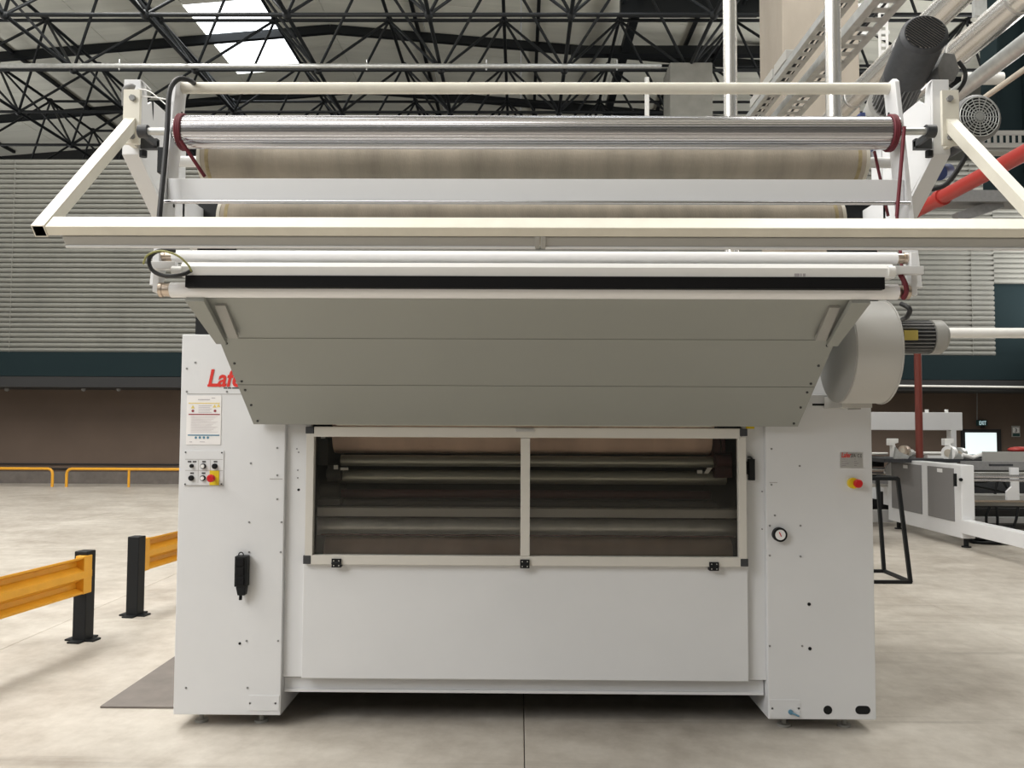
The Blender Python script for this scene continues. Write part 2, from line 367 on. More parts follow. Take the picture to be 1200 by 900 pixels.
b.build('duct_pipe',M['duct'],t)
for y in (6.6,7.8,9.0,10.2): MB().cyl((X,y,z),(X,y+0.03,z),0.122,20).build('joint_band',M['alu'],t)
MB().bar((X,7.2,z+0.1),(X,7.2,z+1.3),0.05,0.05,(0,1,0)).build('hanger',M['galv'],t)
X,z,b=along(1155,30,3.6,6.2,9.2,0.125,'','','','')
t=thing('air_duct',(X,7.7,z-0.125),'shiny round metal duct in the top right corner above the galvanised pipe','duct')
b.build('duct_pipe',M['duct'],t)
for y in (6.9,7.9,8.7): MB().cyl((X,y,z),(X,y+0.03,z),0.132,20).build('joint_band',M['alu'],t)
MB().bar((X-0.05,7.45,z+0.12),(X-0.05,7.45,z+1.1),0.11,0.05,(0,1,0)).build('hanger',M['galv'],t)
X,z,b=along(1160,77,2.7,5.2,7.0,0.062,'','','','')
tag(b.build('galvanised_pipe',M['galv']),'matt grey galvanised pipe slanting past the terminal box of the large motor','pipe')
X,z,b=along(1180,92,2.4,5.0,6.6,0.020,'','','','')
tag(b.build('thin_pipe',M['fabric']),'thin tan pipe running above the small round motor','pipe')
# dark steel post far right
a=at(1168,60,8.2); c=at(1206,60,8.2); zpb=at(1128,229,8.2).z+0.055
t=thing('steel_post',((a.x+c.x)/2,8.2,zpb),'dark flanged steel post at the upper right edge, standing on the dark crossing beam','post')
MB().box((a.x,8.2,zpb),(a.x+0.02,8.5,6.4)).box((a.x+0.02,8.34,zpb),(c.x,8.37,6.4)).box((c.x,8.2,zpb),(c.x+0.02,8.5,6.4)).build('flanged_column',M['fascia'],t)
a=at(1130,92,8.13); c=at(1174,92,8.13)
MB().cyl(a,(c.x,8.13,a.z),0.06,16).build('white_stub_pipe',M['whitepipe'],t,label='short white horizontal pipe')
# slotted strut and cable trays
def slotted(name,a,b,wd,parent,up,m,n,hole=0.5,th=0.004):      # ladder of a perforated strip
    a=Vector(a);b=Vector(b);d=b-a;L=d.length;d.normalize();sd=d.cross(Vector(up)).normalized()
    mb=MB()
    mb.bar(a+sd*wd*0.36,b+sd*wd*0.36,wd*0.28,th,up); mb.bar(a-sd*wd*0.36,b-sd*wd*0.36,wd*0.28,th,up)
    for k in range(n+1):
        c=a+d*L*k/n; e=c+d*L/n*(1-hole) if k<n else c
        if k<n: mb.bar(c,e,wd*0.5,th,up)
    return mb.build(name,m,parent)
def tray(px,py,Zr,Ya,Yb,w,h,label):
    X=(px-608)/(498-py)*Zr; z=CP.z+Zr
    t=thing('cable_tray',(X,(Ya+Yb)/2,z),label,'cable tray')
    slotted('tray_floor',(X,Ya,z),(X,Yb,z),w,t,(0,0,1),M['galv'],30)
    for s in (-1,1):
        MB().box((X+s*w/2-0.002,Ya,z),(X+s*w/2+0.002,Yb,z+h)).build('tray_side',M['galv'],t)
    for k in range(3):
        yy=Ya+(Yb-Ya)*(0.1+0.27*k); MB().tube([(X-0.3*w+0.3*w*k,Ya,z+0.015),(X-0.3*w+0.3*w*k,Yb,z+0.015)],0.012,6).build('cable',M['cable'],t)
    return t,X,z
t1,X1,z1=tray(948,52,3.3,6.0,10.7,0.15,0.06,'narrow galvanised cable tray, the left one running past the beige column')
t2,X2,z2=tray(1000,45,3.3,6.0,10.7,0.26,0.08,'wide slotted cable tray between the narrow tray and the shiny duct')
for y,xa,xb in ((8.0,X1-0.25,X1+0.12),(8.9,X1-0.25,X2+0.2),(9.6,X1-0.25,X1+0.3)):
    MB().box((xa,y,z1-0.045),(xb,y+0.04,z1-0.006)).build('support_arm',M['galv'],t1)
t=thing('cover_box',(X1,8.0,z1+0.05),'row of small grey junction boxes fixed along the narrow cable tray','box')
for k in range(3):
    MB().box((X1-0.085,7.55+0.42*k,z1+0.065),(X1+0.06,7.9+0.42*k,z1+0.16)).build('junction_box',M['grey'],t,bev=0.005)
a=at(1036,93,13.0); a0=at(1036,-14,13.0)
t=thing('slotted_upright',(a.x,13.0,a.z),'light grey slotted upright hanging between the cable tray and the duct','bracket')
slotted('upright',a,(a.x,13.0,a0.z),0.16,t,(0,1,0),M['white'],14)
for yy in (38,6): MB().bar((a.x-0.9,13.03,at(1036,yy,13).z),(a.x+0.1,13.03,at(1036,yy,13).z),0.06,0.06,(0,0,1)).build('cross_arm',M['galv'],t)
# background slotted beam and red pipe at right
a=at(1150,163,7.6); c=at(1215,163,7.6)
t=thing('slotted_beam',((a.x+c.x)/2,7.6,a.z-0.1),'grey slotted steel beam crossing behind the small round motor','beam')
slotted('beam_web',a,c,0.16,t,(0,1,0),M['grey'],9)
MB().box((a.x,7.61,a.z-0.11),(c.x,7.75,a.z-0.08)).build('beam_flange',M['grey'],t)
a=at(1085,229,8.2); c=at(1172,229,8.2)
t=thing('dark_beam',((a.x+c.x)/2,8.2,a.z-0.08),'dark grey steel beam crossing in front of the ribbed wall at right','beam')
MB().box((a.x,8.2,a.z-0.06),(c.x+1.1,8.50,a.z+0.055)).build('beam',M['motorgrey'],t)
MB().box((c.x+0.9,8.2,0),(c.x+1.1,8.50,a.z-0.06)).build('beam_leg',M['motorgrey'],t)
MB().bar(at(1120,256,8.3),at(1172,238,8.3),0.1,0.09,(0,1,0)).build('brace',M['motorgrey'],t)
t=thing('red_pipe',at(1140,210,7.5),'red pipe slanting up to the right edge behind the cream guard arm','pipe')
Xr=(1200-608)/(498-176)*1.9
MB().tube([(Xr,5.0,3.45),(Xr,8.0,3.45)],0.058,16).build('pipe_run',M['red'],t)
MB().cyl((Xr,6.85,3.45),(Xr,6.93,3.45),0.072,16).build('coupling',M['red'],t)
MB().tube(curve([(Xr,8.0,3.45),(Xr-0.02,8.15,3.43),(Xr-0.03,8.2,3.3),(Xr-0.03,8.2,3.0)],4),0.058,16).build('elbow',M['red'],t)
# long horizontal white pipe at right behind blower motor
a=at(1100,390,7.0); c=at(1215,391,7.0)
tag(MB().cyl(a,(a.x+6,7.0,a.z),0.043,20).build('horizontal_pipe',M['whitepipe']),'bright white horizontal pipe running right from behind the blower motor','pipe')
a=at(1075,398,12.35); c=at(1075,536.5,12.35)
tag(MB().cyl((a.x,12.35,c.z),(a.x,12.35,a.z),0.052,12).build('riser_pipe',M['brownred']),'thin dark red vertical pipe in front of the white crossbeam','pipe')

# ================================================================== THE MACHINE
YF=4.33
mach=thing('fabric_finishing_machine',(0.03,5.2,0),'large white textile finishing machine with rollers, sloping hood and glazed front','machine')
xl0=at(203,830,YF).x; xl1=at(331,700,YF).x; xr0=at(899,700,YF).x; xr1=at(1027,840,YF).x
ztop=at(240,392,YF).z; zbot=at(600,840.5,YF).z
zr=at(1000,474,YF).z
cabs=[]
Lc=MB().box((xl0,YF,zbot),(xl1,6.3,ztop)).build('side_cabinet',M['paint'],mach,bev=0.004)
Rc=MB().box((xr0,YF,zbot),(xr1,6.3,ztop-0.30)).build('side_cabinet',M['paint'],mach,bev=0.004)
MB().box((xr0,YF+0.55,ztop-0.30),(xr1-0.02,6.3,ztop)).build('cabinet_top',M['paint'],mach,bev=0.004)
def screws(pts,parent,Y,r=0.0055,m='motorgrey',name='screw'):
    b=MB()
    for px,py in pts:
        c=at(px,py,Y); b.cyl(c+Vector((0,0.002,0)),c-Vector((0,0.003,0)),r,8)
    o=b.build(name,M[m],parent); o['kind']='stuff'; return o
screws([(229,425),(219,432),(219,459),(266,459),(325,525),(294,543),(325,557),(325,585),(292,612),(330,612),(292,647),(329,647),(289,751),(326,751),(218,806),(290,806),(293,824),(323,824)],Lc,YF)
screws([(281,754),(350,576-2)],Lc,YF,0.007,'black','hole')
screws([(904,526),(937,546),(904,568),(938,616),(908,604),(902,616),(902,651),(938,652),(902,757),(940,757),(905,830),(936,830)],Rc,YF)
screws([(948,708),(949,760)],Rc,YF,0.009,'black','hole')
# seams
MB().pbox(219,461.3,332,462.3,YF-0.0015,YF).build('panel_joint',M['paint_edge'],Lc)
for (a,b,c_,d,par) in ((291,815,327,833,Lc),(902,820,938,841,Rc)):
    MB().pbox(a,b,c_,d,YF-0.003,YF+0.001).build('access_plate',M['paint'],par,bev=0.001)
MB().pbox(316,560.8,331,561.8,YF-0.0015,YF).build('latch_slot',M['paint_edge'],Lc)
MB().pbox(902,565,911,566,YF-0.0015,YF).build('latch_slot',M['paint_edge'],Rc)
# holes bottom right
b=MB(); c=at(970,832,YF); b.cyl(c+Vector((0,.003,0)),c-Vector((0,.002,0)),0.022,24); b.build('cable_hole',M['black'],Rc)
c=at(1011,832,YF); b=MB(); n=10
poly=[]
for s,a0_ in ((1,-90),(-1,90)):
    for k in range(n+1):
        t=math.radians(a0_+180*k/n); poly.append((c.x+s*0.017+0.021*math.cos(t),YF-0.002,c.z+0.021*math.sin(t)))
b.prism(poly,(0,0.004,0)); b.build('cable_slot',M['black'],Rc)
MB().prism([(q[0]+(q[0]-c.x)*0.0,q[1]+0.001,c.z+(q[2]-c.z)*1.25) for q in poly],(0,0.0025,0)).build('slot_rim',M['paint'],Rc)
c=at(926,834,YF); MB().cyl(c,c-Vector((0,.012,0)),0.012,10).cyl(c-Vector((0,.01,0)),c+Vector((0.04,-.015,-0.018)),0.005,6).build('drain_tap',M['inkblue'],Rc)
for par,xs_ in ((Lc,(0.05,)),(Rc,(0.0,))):
    x0_,x1_=(xl0,xl1) if par is Lc else (xr0,xr1)
    for fx in (0.2,0.77):
        for fy in (YF+0.1,6.1):
            x=x0_+(x1_-x0_)*fx; MB().cyl((x,fy,0),(x,fy,0.012),0.034,16).cyl((x,fy,0.01),(x,fy,zbot+0.01),0.012,10).build('levelling_foot',M['grey'],par)
# right cabinet: top notch slot and shelf
MB().pbox(957,468,998,473.5,YF+0.03,YF+0.5).build('top_ledge',M['paint'],Rc)
MB().pbox(952,473,995,475.5,YF-0.001,YF+0.03).build('ledge_gap',M['black'],Rc)
# filler strips & lower door & crossbeam
ys_=YF+0.03
zst=at(340,793,ys_).z
MB().box((xl1,ys_,zst),(at(362,720,ys_).x,ys_+0.03,at(340,497,ys_).z+0.02)).build('cover_strip',M['paint'],mach,bev=0.002)
MB().box((at(871,720,ys_).x,ys_,at(890,797,ys_).z),(xr0,ys_+0.03,at(890,503,ys_).z+0.02)).build('cover_strip',M['paint'],mach,bev=0.002)
screws([(348,526),(350,530),(349,551),(349,560),(893,576),(893,620)],mach,ys_,0.004,'motorgrey','strip_screw')
YD=YF+0.0
door=MB().pbox(354,661,877,797,YD,YD+0.03).build('front_door',M['paint'],mach,bev=0.004,label='plain white lower door under the window')
cb=MB().pbox(333,795,895,813,YF+0.06,YF+0.14).build('crossbeam',M['paint'],mach,bev=0.003)
MB().pbox(333,809.5,895,812.5,YF+0.045,YF+0.06).build('beam_lip',M['paint'],cb)
# body box behind
zi=at(600,661,YF).z
bi=MB(); xa,xb=xl1,xr0
bi.box((xa,5.7,0.12),(xb,5.75,ztop-0.02)); bi.box((xa,YF+0.15,0.28),(xb,5.7,0.31)); bi.box((xa,YF+0.30,zi+0.72),(xb,5.7,zi+0.75))
bi.box((xa+0.001,YF+0.06,0.3),(xa+0.02,5.7,zi+0.72)); bi.box((xb-0.02,YF+0.06,0.3),(xb-0.001,5.7,zi+0.72))
bi.build('inner_housing',M['interior'],mach)
MB().box((xa,YF+0.03,zi+0.75),(xb,6.3,ztop-0.01)).build('top_housing',M['paint'],mach,bev=0.004)
MB().box((xa,YF+0.25,0.16),(xb,6.2,0.27)).build('base_frame',M['interior'],mach)
# window frame
YWn=YF-0.03; YG=YWn+0.035
wf=bpy.data.objects.new('window_frame',None); C.objects.link(wf); place(wf,at(617,580,YWn),mach)
fr=MB
def rail(x0,y0,x1,y1): return MB().pbox(x0,y0,x1,y1,YWn,YWn+0.045)
rail(368,501,868,513).build('top_rail',M['frame'],wf,bev=0.002)
rail(364,652,869,663).build('bottom_rail',M['frame'],wf,bev=0.002)
rail(358,508,367,652).build('stile',M['frame'],wf,bev=0.002)
rail(866,512,875,655).build('stile',M['frame'],wf,bev=0.002)
rail(610,513.3,621,651.8).build('mullion',M['frame'],wf,bev=0.002)
MB().pbox(604,502.5,626,506,YWn-0.012,YWn).build('pull_handle',M['alu'],wf,bev=0.001)
for x0,y0,x1,y1 in ((358,500,367,508),(867,502.5,876,511),(355,651,364,661),(868,655,877,664)):
    MB().pbox(x0,y0,x1,y1,YWn-0.002,YWn+0.046).build('corner_cap',M['motor'],wf,bev=0.002)
MB().pbox(367,512,369,652,YWn+0.046,YWn+0.10).build('seal',M['black'],wf)
for x0,x1 in ((367,610),(621,866)): MB().pbox(x0,512,x1,653,YG,YG+0.004).build('glass_pane',M['glass'],wf)
for px,py in ((394,660),(615,661),(837,664)):
    b=MB().pbox(px-5.5,py-5,px+5.5,py-0.4,YWn-0.010,YWn+0.0).pbox(px-5.5,py+0.4,px+5.5,py+5,YWn-0.010,YWn+0.031).cyl(at(px-5.5,py,YWn-0.008),at(px+5.5,py,YWn-0.008),0.006,8)
    h=b.build('hinge',M['black'],wf)
    b=MB()
    for dx in (-3,3):
        for dy in (-2.8,2.8): c=at(px+dx,py+dy,YWn-0.010); b.cyl(c,c-Vector((0,0.002,0)),0.003,8)
    b.build('hinge_screw',M['alu'],h) if False else b.build('hinge_screw',M['alu'],wf,kind='stuff')
# bright strip between hood and window
MB().pbox(394,497.5,835,499.5,YWn-0.01,YWn+0.01).build('light_strip',M['cream'],mach)
MB().pbox(838,500,868,502,YWn-0.004,YWn+0.01).build('edge_seal',M['black'],mach)
MB().pbox(875,499.5,884,502.5,YF-0.01,YF+0.01).build('caution_tape',M['yellow'],mach)
# gauge, e-stop, interlock
sw_=MB().pbox(878,538,885,563,ys_-0.03,ys_).pbox(875,541,878,556,ys_-0.02,ys_).build('door_switch',M['black'],mach,bev=0.002,label='small black interlock switch beside the window')
MB().tube(curve([at(876,535.5,ys_-0.015),at(880,536,ys_-0.02),at(883,541,ys_-0.016)],5),0.0045,8).build('switch_cable',M['cable'],sw_)
pg=bpy.data.objects.new('pressure_gauge',None); C.objects.link(pg); c=at(912.5,626,YF); place(pg,c,mach)
MB().cyl(c,c-Vector((0,.028,0)),0.036,28).build('gauge_case',M['black'],pg,bev=0.003)
MB().cyl(c-Vector((0,.028,0)),c-Vector((0,.030,0)),0.026,28).build('dial',M['white'],pg)
MB().bar(c+Vector((0.004,-.031,-0.008)),c+Vector((-0.006,-.031,0.014)),0.004,0.003,(0,1,0)).build('needle',M['redbtn'],pg)
def estop(px,py,Y,parent,r,square=None):
    c=at(px,py,Y)
    if square: MB().pbox(*square,Y-0.004,Y).build('yellow_plate',M['yellow'],parent)
    else: MB().cyl(c-Vector((0.01,0,0)),c-Vector((0.01,.02,0)),r*1.25,28).build('yellow_collar',M['yellow'],parent)
    c=c+Vector((0.004,0,0))
    MB().cyl(c-Vector((0,.004,0)),c-Vector((0,.035,0)),r*0.55,20).cyl(c-Vector((0,.032,0)),c-Vector((0,.046,0)),r,28).cyl(c-Vector((0,.046,0)),c-Vector((0,.052,0)),r,28,r2=r*0.8).build('mushroom_button',M['redbtn'],parent)
es=bpy.data.objects.new('emergency_stop',None); C.objects.link(es); place(es,at(1001,566,YF),mach)
estop(1001,566,YF,es,0.022)
# rating plate
rp=MB().pbox(984.5,530,1011,548.5,YF-0.002,YF).build('rating_plate',M['alu'],mach)
text('maker_lettering','Lafer',at(986,536,YF-0.003),0.036,M['logo'],rp,shear=0.2,bold=0.0006,depth=0.0006,sx=0.66)
text('plate_lettering','SPA  C E',at(997,536,YF-0.003),0.026,M['inkdark'],rp,depth=0.0006,sx=0.6)
b=MB()
for k,(w1,w2) in enumerate(((4,2),(6,3),(8,5),(5,3))):
    y=537.6+k*2.5; b.pbox(986.5,y,986.5+w1,y+0.9,YF-0.003,YF-0.002).pbox(1001,y,1001+w2,y+0.9,YF-0.003,YF-0.002)
b.build('small_print',M['ink'],rp,kind='stuff')
# logo on left cabinet
lg=text('logo_lettering','Lafer',at(242.5,452.5,YF-0.002),0.125,M['logo'],mach,shear=0.22,bold=0.0028,sx=0.86)
lg['label']='red slanted maker lettering half hidden by the hood'
MB().pbox(243,450.5,258,453,YF-0.003,YF).build('logo_underline',M['logo'],lg)
b=MB()
for x0,x1 in ((262,266),(267,271),(272,280)): b.pbox(x0,454,x1,455.5,YF-0.002,YF)
b.build('logo_small_print',M['inkdark'],lg)
# safety notice
sn=MB().pbox(218.5,463.5,259,521,YF-0.003,YF).build('safety_notice',M['paper'],mach,label='printed white safety notice with coloured bands')
def ink(rects,m,name):
    b=MB()
    for x0,y0,x1,y1 in rects: b.pbox(x0,y0,x1,y1,YF-0.0042,YF-0.003)
    return b.build(name,M[m],sn)
ink([(221,472,257.5,473)],'inkyellow','yellow_rule'); ink([(221,485,257.5,486.3)],'inkred','red_band'); ink([(220,509.3,257,510.7)],'inkblue','blue_band')
ink([(232,467.8,246,468.8)]+[(232.5,475+2*k,248-2*(k%2),475.5+2*k) for k in range(5)]+[(248,466,252,466.8),(222,517.5,225,518.3),(234,517.5,240,518.1)],'ink','header_print')
ink([(223.5,488+1.5*k,255-(k%4)*2.5,488.5+1.5*k) for k in range(13)],'inkpale','body_print')
b=MB()
for px,py in ((226,477),(251.5,476),(256,475.5)): 
    q=[at(px-2.2,py+1.6,YF-0.0035),at(px+2.2,py+1.6,YF-0.0035),at(px,py-2.2,YF-0.0035)]; b.prism(q,(0,-0.001,0))
b.build('warning_triangle',M['inkyellow'],sn)
b=MB()
for px,py in ((226,481.5),(252,481.5)): c=at(px,py,YF-0.0035); b.cyl(c,c-Vector((0,.001,0)),0.007,12)
b.build('prohibition_mark',M['inkred'],sn)
b=MB()
for k in range(4): c=at(229.5+4.7*k,512.8,YF-0.0035); b.cyl(c,c-Vector((0,.001,0)),0.0065,12)
b.build('duty_mark',M['inkblue'],sn)
# control panel
cp=MB().pbox(216,528,262,569.5,YF-0.004,YF).build('control_panel',M['paint'],mach,bev=0.001,label='small control panel with five knobs and a red stop button')
b=MB()
for y in (538,551): b.pbox(217,y,261,y+0.6,YF-0.0048,YF-0.004)
for x in (232,246): b.pbox(x,539,x+0.5,566,YF-0.0048,YF-0.004)
b.pbox(216,568.3,262,569.5,YF-0.005,YF-0.0038)
b.build('grid_line',M['paint_edge'],cp)
b=MB()
for x,y in ((222,541),(228,541),(239,541),(252.5,541),(225,554.5),(238.5,554.5)): b.pbox(x-2.1,y-0.9,x+2.1,y+0.9,YF-0.0052,YF-0.004)
b.build('legend_plate',M['inkdark'],cp,kind='stuff')
for x,y,r,m in ((225,546,0.010,'black'),(238.5,546.3,0.014,'white'),(252,546.3,0.014,'black'),(224.5,560.2,0.014,'black'),(238,560.2,0.014,'white')):
    c=at(x,y,YF-0.004); bt=MB().cyl(c,c-Vector((0,.010,0)),r,20).build('button_ring',M['black'],cp)
    MB().cyl(c-Vector((0,.010,0)),c-Vector((0,.018,0)),r*0.68,16).build('push_button',M[m],cp)
estop(249.5,560,YF-0.004,cp,0.020,square=(245.5,551.5,256.5,568.5))
screws([(217.5,530),(260,530.5),(217,567.3),(259.5,567.3)],cp,YF-0.004,0.004,'motor')
# interior rollers
def roller(name,x0,x1,y0,y1,Y,m,label=None,parent=mach,seg=32):
    ym=(y0+y1)/2; a=at(x0,ym,Y); c=at(x1,ym,Y); r=abs(at(600,y0,Y).z-at(600,y1,Y).z)/2
    zz=(at(600,ym,Y)).z
    o=MB().cyl((a.x,Y,zz),(c.x,Y,zz),r,seg).build(name,M[m],parent,label=label); return o,Vector((a.x,Y,zz)),Vector((c.x,Y,zz)),r
roller('fabric_roller',394,836,488,532,4.72,'fabric2','pinkish fabric covered roller, upper one behind the glass')
roller('inner_roller',400,850,534,547,4.62,'introll')
roller('inner_roller',398,850,551,567,4.66,'introll')
roller('inner_roller',400,832,574,584,4.70,'intred','thin reddish brown roller behind the glass')
roller('inner_roller',400,840,586,594,4.66,'interior')
roller('steel_roller',368,862,608,628,4.52,'galv','polished steel roller low behind the glass')
roller('fabric_roller',383,855,629,662,4.60,'fabric2','pinkish fabric covered roller, lower one behind the glass')
MB().pbox(368,596,865,606,4.44,4.52).build('cover_bar',M['grey'],mach,bev=0.002)
MB().pbox(376,627,860,628.5,4.42,4.44).build('scraper_bar',M['intred'],mach)
b=MB(); b.pbox(372,508,384,545,4.6,4.9).pbox(384,545,394,580,4.62,4.9).cyl(at(384,556,4.55),at(400,556,4.55),0.035,16).cyl(at(376,575,4.6),at(398,575,4.6),0.04,16).pbox(372,585,398,592,4.5,4.6)
b.build('bearing_block',M['interior'],mach)
b=MB(); b.pbox(836,508,844,545,4.6,4.8).pbox(838,530,858,560,4.58,4.8).pbox(846,512,850,530,4.58,4.6).cyl(at(838,540,4.55),at(856,540,4.55),0.035,16)
b.build('bearing_block',M['intred'],mach,label='reddish brown bearing block at the right end of the inner rollers')
b=MB()
for q in (((391,532),(397,534),(393,525)),): pass
b.pbox(391,545,396,550,4.5,4.505).pbox(399,548,408,551,4.5,4.505).pbox(376,509,381,514,4.5,4.505).pbox(817,551,823,555,4.5,4.505)
b.prism([at(825,555,4.5),at(830,555,4.5),at(835,548,4.5),at(829,548,4.5)],(0,0.004,0))
b.build('white_tag',M['white'],mach,kind='stuff')
# hood (sloping tray seen from below)
YB,YK,YT=4.27,3.74,3.51
hx0=at(297,497,YB).x; hx1=at(935,500,YB).x
zb=at(616,498.5,YB).z; zk=at(616,396,YK).z; zh=at(616,351,YT).z
seamT=(zk-at(616,450.5,3.99).z)
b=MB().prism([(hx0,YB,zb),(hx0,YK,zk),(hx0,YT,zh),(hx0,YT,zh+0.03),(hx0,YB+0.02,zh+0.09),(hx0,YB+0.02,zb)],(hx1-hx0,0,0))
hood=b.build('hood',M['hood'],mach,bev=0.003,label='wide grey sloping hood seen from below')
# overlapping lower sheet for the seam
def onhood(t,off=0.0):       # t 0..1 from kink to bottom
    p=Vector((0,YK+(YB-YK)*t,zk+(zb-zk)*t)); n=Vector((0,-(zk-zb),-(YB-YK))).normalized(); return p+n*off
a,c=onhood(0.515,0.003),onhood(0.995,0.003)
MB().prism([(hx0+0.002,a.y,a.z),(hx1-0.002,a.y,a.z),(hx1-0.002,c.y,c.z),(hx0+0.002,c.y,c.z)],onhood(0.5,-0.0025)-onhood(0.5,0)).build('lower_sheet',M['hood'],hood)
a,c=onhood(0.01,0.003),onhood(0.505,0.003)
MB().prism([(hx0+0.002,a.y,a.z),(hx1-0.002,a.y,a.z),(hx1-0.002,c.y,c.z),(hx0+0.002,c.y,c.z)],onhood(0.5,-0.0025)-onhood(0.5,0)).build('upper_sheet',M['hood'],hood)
b=MB()
for t in (0.06,0.27,0.47,0.57,0.75,0.95):
    for x in (hx0+0.03,hx1-0.03):
        p=onhood(t,0.003); p.x=x; q=onhood(t,0.008); q.x=x; b.cyl(p,q,0.006,8)
for px in (446,615,795): 
    p=at(px,353.5,YT+0.03); b.cyl(p,p+Vector((0,-.003,-.008)),0.005,8)
b.build('hood_screw',M['motor'],hood,kind='stuff')
for s,x in ((-1,hx0),(1,hx1)):
    # side flange bars
    n=Vector((0,-0.5,-0.86))
    a=Vector((x+s*-0.01,YT-0.05,zh+0.0)); c=Vector((x-s*0.02,YK+0.0,zk-0.015))
    MB().prism([a+Vector((s*0.045,0,0.0)),a+Vector((-s*0.035,0,0)),c+Vector((-s*0.025,0,0)),c+Vector((s*0.022,0,0))],(0,-0.012,-0.02)).build('hood_bracket',M['hood'],hood,bev=0.002)
    xx=x-s*0.06
    MB().prism([(xx,YT+0.03,zh-0.012),(xx-s*0.045,YT+0.03,zh-0.012),(xx-s*0.045,YK-0.03,zk+0.005),(xx,YK-0.03,zk+0.005)],(0,-0.008,-0.016)).build('gusset_flange',M['grey'],hood)

# lower roller bank
YR=3.46
o,a,c,r=roller('guide_roller',201,1051,332,350,YR,'whiteroll','white guide roller under the black strip')
for e,s in ((a,-1),(c,1)):
    MB().cyl(e,e+Vector((s*0.034,0,0)),r*0.86,24).cyl(e+Vector((s*0.034,0,0)),e+Vector((s*0.048,0,0)),r*0.95,24).build('bearing',M['copper'],o)
o,a,c,r=roller('guide_roller',203,1050,294.5,309,YR+0.02,'whiteroll','bright white guide roller just under the guard beam')
for e,s in ((a,-1),(c,1)):
    MB().cyl(e,e+Vector((s*0.03,0,0)),r*0.8,24).cyl(e+Vector((s*0.03,0,0)),e+Vector((s*0.044,0,0)),r*0.9,24).build('bearing',M['copper'],o)
bp=MB()
a=at(218,309,YR-0.06); c=at(1047,309,YR-0.06); 
za=at(600,309.5,YR-0.03).z; zb2=at(600,325,YR-0.06).z; zm=at(600,313.5,YR-0.06).z
spb=MB().prism([(a.x-0.02,YR-0.02,za+0.004),(a.x-0.02,YR-0.05,za),(a.x-0.02,YR-0.066,zm),(a.x-0.02,YR-0.066,zb2),(a.x-0.02,YR-0.02,zb2)],(c.x-a.x+0.02,0,0)).build('spreader_bar',M['white'],mach,bev=0.001)
b=MB()
for x0,x1 in ((931,937),(938,939.5),(941,944)): b.pbox(x0,320.5,x1,324,YR-0.0672,YR-0.066)
b.build('bar_marking',M['ink'],spb)
MB().pbox(217,323.7,1037,337.5,YR-0.070,YR-0.035).build('brush_strip',M['gasket'],mach,label='long black brush strip above the lower guide roller')
c=at(1042,319,YR-0.05); MB().cyl((c.x-0.01,c.y,c.z),(c.x+0.018,c.y,c.z),0.026,16).build('bar_end',M['white'],spb)
c=at(206,318,YR-0.05); MB().cyl((c.x-0.012,c.y,c.z),(c.x+0.03,c.y,c.z),0.022,16).build('bar_end',M['white'],spb)
# end brackets of the lower bank
b=MB().pbox(1048,311.5,1083,321,YR-0.055,YR-0.02).pbox(1068,295,1075,346,YR-0.018,YR+0.03)
b.build('roller_bracket',M['paint'],mach,bev=0.002)
b=MB().pbox(176,306,205,315,YR-0.055,YR-0.02).pbox(179,297,186,342,YR-0.018,YR+0.03)
b.build('roller_bracket',M['paint'],mach,bev=0.002)
# cables left and right
MB().tube(curve([at(206,294,YR-0.08),at(186,294,YR-0.1),at(175,303,YR-0.1),at(178,316,YR-0.1),at(192,323,YR-0.1),at(212,322,YR-0.1),at(224,317,YR-0.07)],5),0.0085,8).build('cable_loop',M['cable'],mach)
MB().tube(curve([at(168,309,YR-0.08),at(173,299,YR-0.11),at(188,294,YR-0.11),at(207,299,YR-0.12),at(220,310,YR-0.11),at(224,318,YR-0.075)],5),0.0042,8).build('earth_wire',M['wire'],mach,label='thin yellow green earth wire')
MB().tube(curve([at(1055,322,YR-0.03),at(1061,333,YR-0.05),at(1062,343,YR-0.04),at(1058,350,YR-0.02)],5),0.010,8).build('drive_belt',M['rope'],mach)
MB().tube(curve([at(1056,356,3.7),at(1066,362,3.66),at(1063,371,3.7),at(1058,374,3.8)],5),0.011,8).build('motor_cable',M['cable'],mach)

# leaning side plates
def plate(xl,name='side_plate',inner=1):
    pts=[(97,3.76),(253,3.63),(348,3.54)]
    f=[]; 
    x=xl
    top=at(600,92,3.76).z; z1=at(600,253,3.63).z; z2=at(600,335,3.55).z
    prof=[(3.735,top-0.02),(3.76,top),(3.83,top),(3.85,top-0.03),(3.755,top-0.62),(3.70,top-0.85),(3.64,z2),(3.555,z2),(3.62,z1)]
    o=MB().prism([(x,y,z) for y,z in prof],(inner*0.022,0,0)).build(name,M['paint'],mach,bev=0.003)
    b=MB()
    for (yy,zz) in ((3.80,top-0.15),(3.80,top-0.19),(3.745,top-0.52),(3.74,top-0.55),(3.735,top-0.60)):
        xx=x+inner*0.022; b.cyl((xx,yy,zz),(xx+inner*0.002,yy,zz),0.009,10)
    b.build('hole',M['black'],o,kind='stuff'); return o,x
xL=at(200,160,3.70).x-0.015; xR=at(1058,160,3.70).x+0.006
PL,_=plate(xL,inner=1); PR,_=plate(xR,inner=-1)
